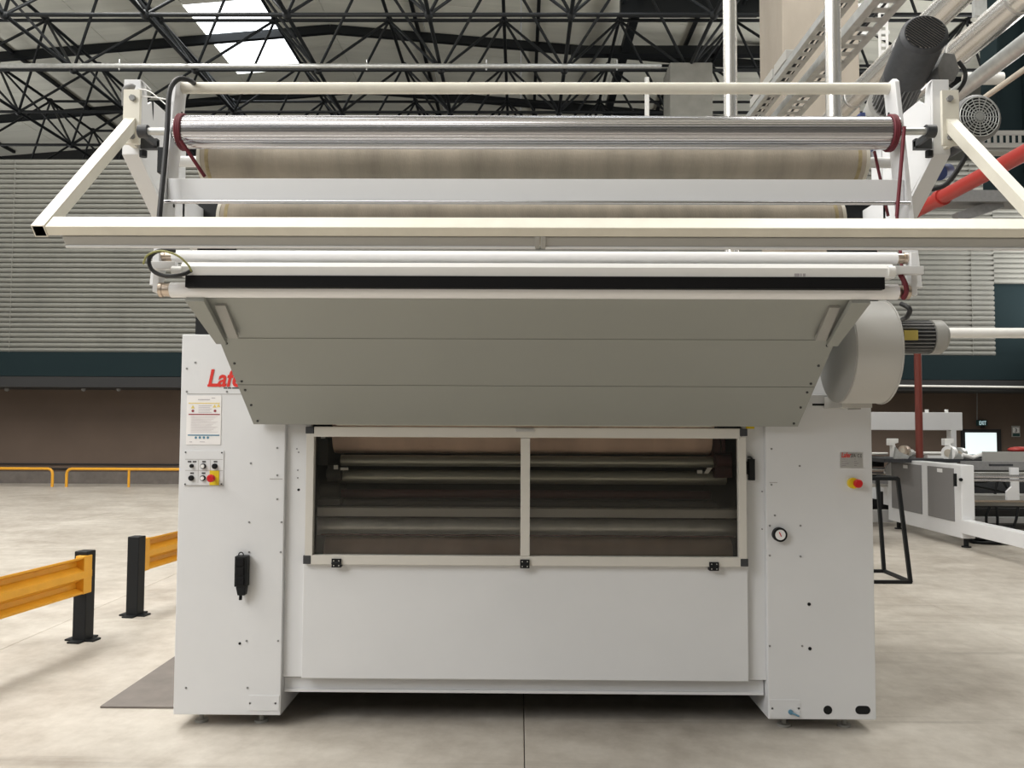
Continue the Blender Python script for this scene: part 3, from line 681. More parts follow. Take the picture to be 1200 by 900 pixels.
# top tube
def xroller(name,x0,x1,y,r,Y,m,label=None,seg=32):
    zz=at(600,y,Y).z; return MB().cyl((x0,Y,zz),(x1,Y,zz),r,seg).build(name,M[m],mach,label=label), zz
xroller('top_tube',xL+0.022,xR-0.022,103.5,0.0262,3.80,'cream','long cream tube across the top of the machine')
zs=at(600,155.5,3.70).z; NF=180
rf=lambda k:(0.0725 if k%5 in (0,1,2) else 0.0695)
fx0,fx1=at(209,156,3.70).x,at(1049,156,3.70).x
fb=MB(); rg=lambda x:[(x,3.70+rf(k)*math.cos(2*math.pi*k/NF),zs+rf(k)*math.sin(2*math.pi*k/NF)) for k in range(NF)]
fb.add(rg(fx0)+rg(fx1),[(k,k+NF,(k+1)%NF+NF,(k+1)%NF) for k in range(NF)]); fb.add(rg(fx0),[tuple(range(NF))]); fb.add(rg(fx1),[tuple(range(NF-1,-1,-1))])
o=fb.build('steel_roller',M['steel'],mach,label='large fluted polished steel roller at the top')
for s,x in ((1,xL+0.022),(-1,xR-0.022)):
    e=at(209,156,3.70).x if s==1 else at(1049,156,3.70).x
    MB().cyl((x,3.70,zs),(e,3.70,zs),0.024,16).build('roller_shaft',M['motorgrey'],o)
    bx=e+s*0.014
    b=MB()
    for k in range(3):
        b.tube([(bx+s*0.008*k-0.0,3.70+0.0765*math.cos(t),zs+0.0765*math.sin(t)) for t in [2*math.pi*i/28 for i in range(29)]],0.0065,6,False)
    b.build('belt_loop',M['rope'],o)
f1,zf1=xroller('fabric_roller',at(242,190,3.98).x,at(1007,190,3.98).x,190,0.105,3.98,'fabric','stained fabric covered roller behind the polished one',40)
f2,zf2=xroller('fabric_roller',at(266,250,4.22).x,at(979,250,4.22).x,262,0.112,4.22,'fabric','stained fabric covered roller low behind the flat bar',40)
for o_,zz,Y,p0,p1,rr in ((f1,zf1,3.98,242,1007,0.105),(f2,zf2,4.22,266,979,0.112)):
    for p_,s in ((p0,1),(p1,-1)):
        x=at(p_,200,Y).x; MB().cyl((x+s*0.028,Y,zz),(x+s*0.045,Y,zz),rr+0.0012,40).build('stained_band',M['fabedge'],o_)
        MB().cyl((x-s*0.01,Y,zz),(x+s*0.006,Y,zz),rr*1.03,40).build('end_flange',M['cream'],o_)
        MB().cyl((x-s*0.16,Y,zz),(x,Y,zz),0.026,16).build('roller_shaft',M['paint'],o_)
b=MB(); zz0=at(600,209.5,3.66).z; zz1=at(600,236,3.66).z
b.box((xL+0.024,3.66,zz1),(xR-0.024,3.69,zz0)); b.build('flat_bar',M['paint'],mach,bev=0.003,label='wide flat white bar between the upper rollers')
MB().cyl((xL+0.02,3.615,at(600,237.3,3.615).z),(xR-0.02,3.615,at(600,237.3,3.615).z),0.0085,12).build('thin_rod',M['steel'],mach)
# belts
x=at(1050,150,3.7).x
b=MB().tube([(x,3.62,zs),(at(1051,253,3.6).x,3.60,at(1050,253,3.6).z)],0.0085,8).tube([(at(1051,253,3.6).x,3.60,at(1050,253,3.6).z),(at(1059,340,3.52).x-0.0,3.52,at(1059,335,3.52).z)],0.007,8)
b.tube([(x-0.055,3.80,zs-0.05),(x-0.02,3.75,at(1040,253,3.75).z)],0.007,8).build('drive_belt',M['rope'],mach,label='dark red round belts running down the right side')
MB().tube([at(212,165,3.63),at(222,180,3.66),at(240,207,3.72)],0.0085,8).build('drive_belt',M['rope'],mach,label='dark red round belt crossing the left roller end')
# big pivot brackets
def bracket(pxc,px0,px1,s):
    Yb=3.97; x0=at(px0,140,Yb).x; x1=at(px1,140,Yb).x; zt_=at(pxc,93,Yb).z; zm_=at(pxc,181,Yb).z; zl=at(pxc,252,4.30).z
    o=bpy.data.objects.new('pivot_bracket',None); C.objects.link(o); place(o,Vector(((x0+x1)/2,4.1,zm_)),mach)
    MB().box((x0,Yb,zm_),(x1,Yb+0.02,zt_)).build('front_flange',M['paint'],o,bev=0.003)
    xi=x1 if s<0 else x0
    MB().prism([(x0,Yb,zm_),(x1,Yb,zm_),(x1,4.50,zl-0.13),(x0,4.50,zl-0.13)],(0,0.015,0.012)).build('lower_flange',M['paint'],o,bev=0.002)
    xo=x0 if s<0 else x1
    zp=at(pxc,113,4.05).z
    xw=(xi-0.012 if s<0 else xi)
    MB().prism([(xw,Yb+0.021,zm_),(xw,Yb+0.021,zt_),(xw,Yb+0.06,zt_),(xw,Yb+0.08,zp-0.04),(xw,Yb+0.14,zp),(xw,Yb+0.30,zp),(xw,Yb+0.38,zp-0.06),(xw,4.53,zp-0.06),(xw,4.53,zl-0.10)],(0.012,0,0)).build('web_plate',M['paint'],o,bev=0.001)
    MB().prism([(xi,Yb-0.001,zt_),(xi,Yb+0.03,zt_),(xi-s*0.03,Yb+0.05,zt_-0.03),(xi-s*0.03,Yb+0.03,zt_-0.035)],(0,0,-0.006)).build('top_tab',M['paint'],o)
    # pivot shaft to the side plate
    zv=at(pxc,154,Yb-0.16).z
    xe=xL if s<0 else xR
    sh=MB().cyl((xi-s*0.075,Yb-0.16,zv),(xe,Yb-0.16,zv),0.017,16).build('pivot_shaft',M['galv'],o)
    MB().cyl((xi-s*0.072,Yb-0.16,zv),(xi-s*0.115,Yb-0.16,zv),0.030,16).box((xi-s*0.01,Yb-0.01,zv-0.03),(xi-s*0.09,Yb+0.02,zv+0.02)).box((xi-s*0.075,Yb-0.16,zv-0.02),(xi-s*0.09,Yb+0.01,zv+0.01)).build('shaft_collar',M['motor'],o)
    MB().cyl((xe+s*0.002,Yb-0.16,zv),(xe+s*0.03,Yb-0.16,zv),0.028,6).build('hex_nut',M['motorgrey'],o)
    MB().cyl((xi-s*0.03,Yb-0.02,zv-0.045),(xi-s*0.03,Yb-0.02,zv-0.075),0.018,10).build('clamp_knob',M['black'],o)
    return o,x0,x1,Yb,zt_,zm_
BL=bracket(155,144,164,-1); BR=bracket(1103,1093,1113,1)
# pivot clamp plates + swing guard frame
YFb=3.22
gf=bpy.data.objects.new('guard_frame',None); C.objects.link(gf); place(gf,at(620,265,YFb),mach); gf['label']='cream square tube guard frame swung out in front'
zF=at(600,266,YFb).z; zP=at(155,143,3.93).z
dirv=(Vector((0,3.93,zP))-Vector((0,YFb,zF))).normalized(); nrm=Vector((0,-dirv.z,dirv.y)); w_=0.050
def axial(x0,x1,c,w,h,m,name,parent,bev=0.003):
    q=[c+dirv*i*h/2+nrm*j*w/2 for i,j in ((-1,-1),(1,-1),(1,1),(-1,1))]
    return MB().prism([(x0,k.y,k.z) for k in q],(x1-x0,0,0)).build(name,m,parent,bev=bev)
XaL=at(155,150,3.93).x; XaR=at(1109,150,3.93).x+0.015
fc=Vector((0,YFb,zF))
axial(XaL+w_/2,XaR-w_/2,fc,0.040,0.078,M['cream'],'front_beam',gf)
for X_,s in ((XaL,-1),(XaR,1)):
    top=Vector((X_,3.93,zP)); e=Vector((X_,YFb,zF))-dirv*0.04
    b=MB(); hw=w_/2; tw=0.004
    sd=Vector((1,0,0))
    # hollow square tube
    ring=lambda p,h_:[p+sd*i*h_+nrm*j*h_ for i,j in ((-1,-1),(1,-1),(1,1),(-1,1))]
    o1,o2=ring(e,hw),ring(top,hw); i1,i2=ring(e,hw-tw),ring(e+dirv*0.12,hw-tw)
    vs_=o1+o2+i1+i2
    b.add(vs_,[(i,(i+1)%4,(i+1)%4+4,i+4) for i in range(4)]+[(4,5,6,7)]+[(i+8,i,(i+1)%4,(i+1)%4+8)[::-1] for i in range(4)])
    b.cur=1; b.add(i1+i2,[((i+1)%4,i,i+4,(i+1)%4+4) for i in range(4)]+[(4,5,6,7)])  # inner faces coloured black for the shade inside the hollow tube
    b.build('guard_arm',[M['cream'],M['black']],gf)
    pc=Vector((X_-s*0.0,3.905,0)); z0=at(155,168,3.9).z; z1=at(155,104,3.9).z
    cp_=MB().box((X_-0.035 if s<0 else X_-0.045,3.905,z0),(X_+0.045 if s<0 else X_+0.035,3.925,z1)).build('clamp_plate',M['cream'],gf,bev=0.002)
    b=MB()
    for zz in (z1-0.045,z0+0.035):
        b.cyl((X_+ (0.012 if s<0 else -0.012),3.905,zz),(X_+(0.012 if s<0 else -0.012),3.89,zz),0.015,6,smooth=False)
    b.build('clamp_bolt',M['motorgrey'],gf)
    MB().box((X_-0.012,3.925,z0),(X_+0.012,3.97,z1)).build('clamp_spacer',M['cream'],gf)
# profile below the beam
pcn=fc-nrm*(0.020+0.004+0.022)-dirv*0.002; SLZ=nrm*0.0045
pr1=axial(XaL+0.075,at(629,285,YFb).x,pcn,0.044,0.070,M['grey'],'lower_profile',gf,0.006)
pr2=axial(at(636,285,YFb).x,XaR-0.03,pcn,0.044,0.070,M['grey'],'lower_profile',gf,0.006)
for px in (629.5,637): 
    x=at(px,285,YFb).x; axial(x-0.0095,x+0.0095,pcn-dirv*0.004,0.054,0.074,M['grey'],'joint_block',gf,0.002)
axial(XaL+0.07,XaR-0.03,fc-nrm*0.022,0.004,0.050,M['black'],'gap_strip',gf,0)
zl_=None
for x0,x1 in ((XaL+0.078,at(628,285,YFb).x),(at(639,285,YFb).x,XaR-0.033)):
    axial(x0,x1,pcn-nrm*0.0235-dirv*0.008,0.011,0.066,M['paint'],'profile_lip',gf,0.002)
# hoses on the left bracket
MB().tube(curve([at(232,103,3.86),at(224,95,3.74),at(212,92,3.70),at(203,98,3.68),at(198,112,3.66),at(196,150,3.64),at(192,200,3.60),at(188,240,3.57),at(186,262,3.56)],5),0.0115,10).build('hose',M['cable'],mach,label='black hose running down the left side plate')
MB().tube(curve([at(178,118,4.1),at(177,150,4.12),at(172,200,4.14),at(168,215,4.2)],4),0.0095,8).build('hose',M['cable'],mach)
MB().tube(curve([at(162,104,3.93),at(175,107,3.86),at(188,117,3.8),at(196,124,3.7)],5),0.003,6).tube(curve([at(164,113,3.93),at(180,114,3.86),at(198,117,3.68)],5),0.003,6).build('white_wire',M['white_cable'],mach)
MB().tube(curve([at(146,124,3.96),at(146,107,3.94),at(152,101,3.92),at(158,103,3.93)],5),0.014,8).build('hose',M['motorgrey'],mach)
MB().pbox(184,172,194,202,3.66,3.70).build('cable_box',M['black'],mach,bev=0.003)
# rear frame columns (dark) carrying the upper works
ztf=at(600,150,4.9).z
for x0,x1 in ((at(229,376,4.8).x,at(262,376,4.8).x),(at(985,376,4.8).x,at(1030,376,4.8).x)):
    MB().box((x0,4.8,ztop-0.005),(x1,5.0,at(600,238,4.8).z)).build('rear_column',M['black'],mach,bev=0.003)
zz=at(600,252,4.53).z
for s,BB in ((-1,BL),(1,BR)):
    x0,x1=BB[1],BB[2]; MB().box((x0,4.50,zz-0.13),(x1,5.0,zz+0.10)).build('rear_beam',M['paint'],mach,bev=0.003)
# rear big gearmotor (tilted)
gm=bpy.data.objects.new('gear_motor',None); C.objects.link(gm); place(gm,at(1060,80,4.6),mach); gm['label']='large dark ribbed motor tilted above the right bracket'
A=at(1083,41,4.26); Bq=at(1063,84,4.56); D=at(1045,122,4.80)
ax=(A-Bq).normalized(); rm=0.118
nn=Bq
b=MB().cyl(Bq-ax*0.02,A,rm,32).cyl(A,A+ax*0.02,rm,32,r2=rm*0.86); b.build('fan_cowl',M['motor'],gm)
u=ax.orthogonal().normalized(); v=ax.cross(u)
gr=MB().cyl(A+ax*0.0205,A+ax*0.0215,rm*0.80,28); gr.build('grille_back',M['plate'],gm)
b=MB()
for k in range(-7,8):
    o_=k*rm*0.8/7.5; L=math.sqrt(max(0,(rm*0.8)**2-o_**2)); b.bar(A+ax*0.023+u*o_-v*L,A+ax*0.023+u*o_+v*L,0.008,0.004,ax)
b.build('grille_bar',M['black'],gm,kind='stuff')
b=MB().cyl(D,Bq,rm*0.84,24)
b.build('motor_body',M['motor'],gm)
b=MB()
for k in range(30):
    t=2*math.pi*k/30; dr=u*math.cos(t)+v*math.sin(t); b.bar(D+dr*rm*0.9,Bq+dr*rm*0.9,0.004,rm*0.16,dr)
b.build('cooling_fin',M['motorgrey'],gm,kind='stuff')
tb=at(1110,78,4.5); 
MB().prism([at(1099,78,4.46),at(1106,61,4.46),at(1119,63,4.46),at(1125,82,4.46),at(1118,95,4.46),at(1101,95,4.46)],(0,0.14,0)).build('terminal_box',M['motorgrey'],gm,bev=0.004)
MB().tube(curve([at(1123,72,4.5),at(1131,84,4.5),at(1129,98,4.5),at(1118,112,4.55)],5),0.0115,8).build('motor_cable',M['cable'],gm)
MB().cyl(D+ax*0.02,D-ax*0.05,rm*1.15,24).build('mounting_flange',M['grey'],gm)
c=at(1036,128,4.9); MB().cyl(c,c+Vector((0.02,0.12,0)),0.10,24).build('gearbox',M['galv'],gm)
MB().box((c.x-0.12,4.95,c.z-0.22),(c.x-0.02,5.1,c.z+0.0)).build('gearbox_foot',M['blue'],gm)
MB().box((c.x-0.03,4.88,c.z-0.7),(c.x+0.1,5.02,c.z-0.08)).build('motor_post',M['paint'],gm)
# small motor facing camera
sm_=bpy.data.objects.new('small_motor',None); C.objects.link(sm_); c=at(1146,138,4.25); place(sm_,c,mach); sm_['label']='round grey motor with a ringed fan grille'
rs=0.122
tl=Vector((-0.05,1,-0.02)).normalized()
MB().cyl(c,c+tl*0.13,rs,32).cyl(c-tl*0.012,c,rs*0.9,32,r2=rs).build('fan_cowl',M['motorgrey'],sm_)
MB().cyl(c-tl*0.013,c-tl*0.0125,rs*0.84,28).build('grille_back',M['black'],sm_)
u=tl.orthogonal().normalized(); v=tl.cross(u); b=MB()
for k in range(1,8):
    rr=rs*0.84*k/7; b.tube([c-tl*0.015+(u*math.cos(t)+v*math.sin(t))*rr for t in [2*math.pi*i/32 for i in range(33)]],0.0032,5,False)
for k in range(16):
    t=2*math.pi*k/16; d_=u*math.cos(t)+v*math.sin(t); b.bar(c-tl*0.016+d_*rs*0.15,c-tl*0.016+d_*rs*0.84,0.005,0.003,tl)
b.cyl(c-tl*0.014,c-tl*0.019,rs*0.17,16)
b.build('grille_ring',M['galv'],sm_,kind='stuff')
MB().cyl(c+tl*0.13,c+tl*0.34,rs*0.85,24).build('motor_body',M['motor'],sm_)
e=c+tl*0.34
MB().box((BR[2],e.y-0.1,e.z-0.07),(e.x+0.03,e.y+0.06,e.z+0.05)).build('motor_mount',M['paint'],sm_)
MB().tube(curve([at(1140,166,4.35),at(1128,190,4.4),at(1110,215,4.45),at(1092,222,4.5)],5),0.0135,8).build('motor_cable',M['cable'],sm_)
MB().cyl(at(1101,203,4.55),at(1110,200,4.75),0.04,12).build('valve',M['blue'],mach)
# blower
bl=bpy.data.objects.new('blower',None); C.objects.link(bl); cz=at(1030,413,4.05).z; place(bl,Vector((1.65,4.05,cz)),mach); bl['label']='grey drum shaped blower with a motor on its right side'
rb=0.247; bx0=at(1006,400,3.80).x; bx1=at(1059,400,3.80).x
prof=[]
for k in range(49):
    t=2*math.pi*k/48; prof.append((math.cos(t)*rb,math.sin(t)*rb))
b=MB(); NN=48
ringv=lambda x,r:[(x,4.05+r*math.cos(2*math.pi*k/NN),cz+r*math.sin(2*math.pi*k/NN)) for k in range(NN)]
b.add(ringv(bx0,rb)+ringv(bx1,rb),[(k,k+NN,(k+1)%NN+NN,(k+1)%NN) for k in range(NN)],True)
b.add(ringv(bx0,rb),[tuple(range(NN))]); b.add(ringv(bx1,rb),[tuple(range(NN-1,-1,-1))])
b.build('blower_housing',M['blower'],bl)
MB().cyl((bx0-0.006,4.05,cz),(bx0-0.001,4.05,cz),rb*0.985,48).build('inlet_face',M['grey'],bl)
b=MB().cyl((bx1-0.002,4.05,cz),(bx1+0.004,4.05,cz),rb*1.02,48); b.build('rim_flange',M['blower'],bl)
mz=at(1070,395,4.05).z; x2=at(1089,395,4.05).x; x3=at(1106,395,4.05).x; rm2=0.080
mo=MB().cyl((bx1+0.004,4.05,mz),(x2,4.05,mz),rm2*0.86,24).build('motor_body',M['motor'],bl)
b=MB()
for k in range(26):
    t=2*math.pi*k/26; d_=Vector((0,math.cos(t),math.sin(t))); p=Vector((bx1+0.015,4.05,mz))+d_*rm2*0.92; q=Vector((x2-0.004,4.05,mz))+d_*rm2*0.92; b.bar(p,q,0.004,rm2*0.16,d_)
b.build('cooling_fin',M['motorgrey'],bl,kind='stuff')
b=MB().cyl((x2,4.05,mz),(x3-0.02,4.05,mz),rm2*1.03,28).cyl((x3-0.02,4.05,mz),(x3,4.05,mz),rm2*1.03,28,r2=rm2*0.8); b.build('fan_cowl',M['grey'],bl)
MB().pbox(1060,387,1076,398.5,4.05-rm2*1.03,4.05-rm2*0.9).build('name_plate',M['brass'],bl,label='brass coloured rating plate')
MB().box((at(998,475,4.2).x,4.15,at(1000,480,4.2).z),(at(1004,475,4.2).x,4.25,cz-rb+0.02)).build('drain_stub',M['grey'],bl)
MB().box((bx0+0.03,4.08,cz-rb-0.02),(bx1-0.03,4.32,cz-rb+0.04)).build('blower_foot',M['blower'],bl)

# ================================================================== power strip hanging on the left cabinet
c=at(281,675,YF)
ps=thing('socket_strip',(c.x,YF-0.03,at(281,704,YF).z),'small black socket strip hanging upright on the left machine cabinet','socket strip')
MB().pbox(274.5,652,289,688,YF-0.055,YF-0.004).build('body',M['black'],ps,bev=0.004)
for k in range(3): MB().pbox(276.3,654+11.2*k,285.5,663.5+11.2*k,YF-0.062,YF-0.055).build('socket_cover',M['gasket'],ps,bev=0.002)
b=MB().prism([at(276,688,YF-0.05),at(288,688,YF-0.05),at(286.5,698,YF-0.05),at(278,698,YF-0.05)],(0,0.04,0)); b.build('cable_neck',M['black'],ps,bev=0.003)
MB().cyl(at(282,698,YF-0.03),at(281.7,703,YF-0.03),0.008,10).build('cable_stub',M['gasket'],ps)
cc=at(282.5,650,YF-0.02); MB().tube([cc+Vector((0.012*math.cos(t),0,0.012*math.sin(t))) for t in [math.pi*i/8 for i in range(-1,10)]],0.003,6).build('hanging_loop',M['black'],ps)
# ================================================================== floor plate
a=gz(117,830); 
tag(MB().box((a.x,a.y,0.001),(xl0-0.01,8.2,0.012)).build('floor_mat',M['plate'],bev=0.003),'flat dark grey floor plate beside the left foot of the machine','mat')
# ================================================================== yellow barriers
def barrier(p0,p1,post0,post1,label,off,ins):
    p0=Vector(p0);p1=Vector(p1);d=(p1-p0).normalized();n=Vector((d.y,-d.x,0))   # n points to +X side
    t=thing('guard_barrier',(p0+p1)/2,label,'barrier','yellow guard barriers beside the machine'); del t['group']
    for p in [q for q,f in ((p0,post0),(p1,post1)) if f]:
        s=0.050
        b=MB(); 
        b.prism([p+n*s+d*s,p+n*s-d*s,p-n*s-d*s,p-n*s+d*s],(0,0,0.635))
        po=b.build('post',M['black'],t,bev=0.006)
        b=MB().prism([p+n*0.11+d*0.045,p+n*0.11-d*0.045,p-n*0.11-d*0.045,p-n*0.11+d*0.045],(0,0,0.012)).prism([p+n*0.045+d*0.11,p+n*0.045-d*0.11,p-n*0.045-d*0.11,p-n*0.045+d*0.11],(0,0,0.0125))
        b.build('base_plate',M['black'],po)
    # W beam on the +n side
    prof=[(0.0,0.60),(0.0,0.585),(0.045,0.545),(0.045,0.50),(0.0,0.465)]
    zt0,zb0=0.605,0.345; h=zt0-zb0
    pr=[(0.062,1.0),(0.062,0.95),(0.008,0.86),(0.008,0.74),(0.068,0.60),(0.068,0.42),(0.008,0.28),(0.008,0.15),(0.062,0.05),(0.062,0.0)]
    th=0.006
    outer=[n*(off+a_)+Vector((0,0,zb0+h*b_)) for a_,b_ in pr]; inner=[n*(off+a_-th)+Vector((0,0,zb0+h*b_)) for a_,b_ in pr]
    a0_=p0+d*ins; L=(p1-p0)-d*2*ins
    b=MB(); N=len(pr); vs_=[a0_+q for q in outer+inner]+[a0_+L+q for q in outer+inner]; M2=2*N
    fs=[]
    for i in range(N-1):
        fs.append((i,i+1,i+1+M2,i+M2)); fs.append((i+N+1,i+N,i+N+M2,i+N+1+M2)); fs.append((i,i+N,i+N+1,i+1)); fs.append((i+M2,i+1+M2,i+1+N+M2,i+N+M2))
    fs+=[(0,M2,M2+N,N),(N-1,2*N-1,M2+2*N-1,M2+N-1)]
    b.add(vs_,fs); b.build('rail_beam',M['orange'],t)
    for p,f in ((p0,1),(p1,-1)):
        c0_=p+n*(off-0.001)
        q=[c0_-d*0.078,c0_+d*0.012,c0_+d*0.012+n*0.068,c0_-d*0.078+n*0.068] if f==-1 else [c0_-d*0.012,c0_+d*0.078,c0_+d*0.078+n*0.068,c0_-d*0.012+n*0.068]
        if f==-1: q=[k-d*(ins+0.012) for k in q]
        else: q=[k+d*(ins+0.012) for k in q]
        MB().prism([k+Vector((0,0,zb0-0.003)) for k in q],(0,0,h+0.006)).build('end_cap',M['orange'],t,bev=0.003)
    return t
P1=gz(97,750); P2=gz(158,721)
dd=(Vector((P1.x,P1.y,0))-Vector((gz(0,0).x,0,0)))
barrier((P1.x-0.34,P1.y-2.6,0),(P1.x,P1.y,0),True,True,'yellow guard barrier entering from the left edge, nearest the camera',-0.010,0.0)
barrier((P2.x,P2.y,0),(P2.x+0.33,P2.y+2.6,0),True,True,'yellow guard barrier that disappears behind the left side of the machine',-0.034,0.052)
# far tube rails
def farrail(x0,x1,posts,label,Yr=20.3):
    zt_=at(100,549.5,Yr).z
    t=thing('tube_rail',((x0+x1)/2,Yr,0),label,'railing')
    r=0.034; k=0.12
    MB().tube([(x0,Yr,0)]+[(x0,Yr,zt_-k)]+[(x0+k*(1-math.cos(a)),Yr,zt_-k+k*math.sin(a)) for a in (0.5,1.0)]+[(x0+k,Yr,zt_),(x1-k,Yr,zt_)]+[(x1-k*(1-math.cos(a)),Yr,zt_-k+k*math.sin(a)) for a in (1.0,0.5)]+[(x1,Yr,zt_-k),(x1,Yr,0)],r,10).build('bent_rail',M['orange'],t)
    for x in posts: MB().cyl((x,Yr,0),(x,Yr,zt_),r*0.9,10).build('post',M['orange'],t)
farrail(at(-110,560,20.3).x,at(61.5,560,20.3).x,[at(-25,560,20.3).x],'yellow bent tube rail at the far left, cut by the picture edge')
farrail(at(78,560,20.3).x,at(226,560,20.3).x,[at(151,560,20.3).x],'yellow bent tube rail by the brown wall, right end hidden by the machine')
# small hanging lamps/sprinklers under soffit left
for px,lab in ((8,'leftmost'),(98,'middle'),(139,'rightmost')):
    p=at(px,456,20.6); tag(MB().cyl(p,p+Vector((0,0,zf-0.26-p.z)),0.03,8).ball(p,0.06,8).build('soffit_spotlight',M['motorgrey']),'small spotlight hanging under the dark soffit, %s of the three at left'%lab,'light')
# ================================================================== right back: door, signs, pipe
YW2=21.48
d1=struct(MB().pbox(1128,503,1174,575,YW2-0.05,YW2+0.02).build('door_1',M['dark']))
MB().pbox(1132,507,1168.5,574,YW2-0.06,YW2-0.05).build('door_glass',M['doorlight'],d1,label='bright daylit door glass')
ex=tag(MB().pbox(1145.5,492,1157.5,499,YW2-0.12,YW2-0.04).build('exit_sign',M['exitsign'],bev=0.02),'small dark green exit sign above the bright door','sign')
text('lettering','EXIT',at(1147.5,497.8,YW2-0.123),0.14,M['signlit'],ex,sx=0.62,bold=0.002)
MB().cyl(at(1151.5,501,YW2-0.08),at(1151.5,499,YW2-0.08),0.05,8).build('sensor',M['black'],ex)
nb=tag(MB().pbox(1186,499,1195.5,512,YW2-0.03,YW2+0.0).build('number_sign',M['grey']),'small sign with the number 3 on the brown wall right of the door','sign')
MB().pbox(1187,501,1194.5,507,YW2-0.034,YW2-0.03).build('white_field',M['white'],nb)
MB().pbox(1187,508,1195,511.2,YW2-0.034,YW2-0.03).build('green_field',M['exitsign'],nb)
text('numeral','3',at(1189.2,506.3,YW2-0.036),0.13,M['inkdark'],nb,bold=0.003)
a=at(1048,452,19.8); c=at(1230,454,19.8)
tag(MB().cyl(a,c,0.025,8).build('conduit',M['whitepipe']),'thin white conduit running along the bottom of the dark green fascia','pipe')
tag(MB().cyl(at(1145,456,21.3),at(1145,492,21.3),0.014,6).build('sign_cable',M['motorgrey']),'thin cable dropping to the exit sign','cable')

# ================================================================== second machine, right background
Xm=5.68
sm2=thing('stenter_machine',(6.3,12,0),'long white and grey fabric machine with wheels and rollers in the right background','machine')
y0=10.85;y1=13.0;z1_=1.06
z0_=0.12
cabn=MB().box((Xm,y0,z0_),(Xm+0.17,y1,z1_)).build('end_cabinet',M['paint'],sm2,bev=0.01)
for ya,yb in ((11.02,11.72),(11.90,12.85)):
    b=MB().box((Xm-0.012,ya,z0_+0.20),(Xm-0.0,yb,z1_-0.05)).build('grey_panel',M['panelgrey'],cabn,bev=0.004)
    MB().box((Xm-0.014,(ya+yb)/2-0.07,z1_-0.12),(Xm-0.012,(ya+yb)/2+0.07,z1_-0.07)).build('small_label',M['white'],cabn)
for y in (y0+0.08,y1-0.15): MB().cyl((Xm+0.09,y,0),(Xm+0.09,y,z0_),0.03,10).cyl((Xm+0.09,y,0),(Xm+0.09,y,0.015),0.06,12).build('levelling_foot',M['black'],sm2)
MB().box((Xm-0.02,8.2,0.19),(Xm+0.13,y0,0.36)).build('side_beam',M['paint'],sm2,bev=0.006)
MB().box((Xm+0.0,y1,0.34),(Xm+0.12,15.5,0.62)).build('side_beam',M['paint'],sm2,bev=0.006)
# handle / latch on front
MB().pbox(1118.5,555,1121.5,570,y0-0.03,y0).build('latch',M['black'],sm2)
c=at(1125.5,562,y0); MB().cyl(c,c-Vector((0,.02,0)),0.022,12).build('dial',M['black'],sm2)
# long rollers running right from the cabinet
def xbar(name,px0,px1,py0,py1,Y,m,depth=0.08,parent=sm2,round_=False,label=None):
    if round_:
        ym=(py0+py1)/2; a=at(px0,ym,Y); r=(at(px0,py0,Y).z-at(px0,py1,Y).z)/2; c=at(px1,ym,Y); return MB().cyl(a,(c.x,Y,a.z),r,16).build(name,M[m],parent,label=label)
    return MB().pbox(px0,py0,px1,py1,Y,Y+depth).build(name,M[m],parent,label=label)
xbar('long_roller',1129,1260,556,560,10.95,'steel',round_=True)
xbar('long_roller',1129,1260,561,564,11.0,'steel',round_=True)
xbar('long_roller',1129,1260,553,555.5,11.3,'galv',round_=True)
xbar('dark_rail',1130,1260,541,551,11.6,'motorgrey',0.1)
xbar('dark_rail',1130,1260,566,578,12.0,'motor',0.2)
xbar('table_edge',1130,1260,581,587,11.4,'grey',0.4)
xbar('table_edge',1137,1200,586.5,588.5,11.2,'copper',0.05)
xbar('table_edge',1130,1260,589,593,11.5,'grey',0.2)
xbar('lower_rail',1130,1260,607,613,12.6,'paint',0.2)
xbar('lower_rail',1130,1260,596,598,12.2,'motor',0.1)
xbar('back_panel',1131,1260,545,607,13.4,'interior',0.1)
xbar('floor_tray',1140,1260,613,622,12.9,'panelgrey',0.6)
MB().prism([at(1180,586,11.1),at(1195,586,11.1),at(1194,548,11.1),at(1184,548,11.1),at(1186,570,11.1),at(1180,576,11.1)],(0,0.04,0)).build('white_bracket',M['paint'],sm2,bev=0.003)
MB().bar(at(1160,545,11.2),at(1186,545,11.2),0.05,0.03,(0,0,1)).build('link_bar',M['motor'],sm2)
for pts in ([(1160,594),(1156,605),(1157,618),(1162,625)],[(1168,594),(1169,610),(1168,625)],[(1193,594),(1191,608),(1186,622)],[(1172,556),(1168,567),(1166,579)],[(1130,568),(1145,570),(1165,574),(1178,577)],[(1130,563),(1150,565),(1172,562),(1180,572)]):
    MB().tube(curve([at(x,y,11.35) for x,y in pts],5),0.018,6).build('hose',M['black'],sm2)
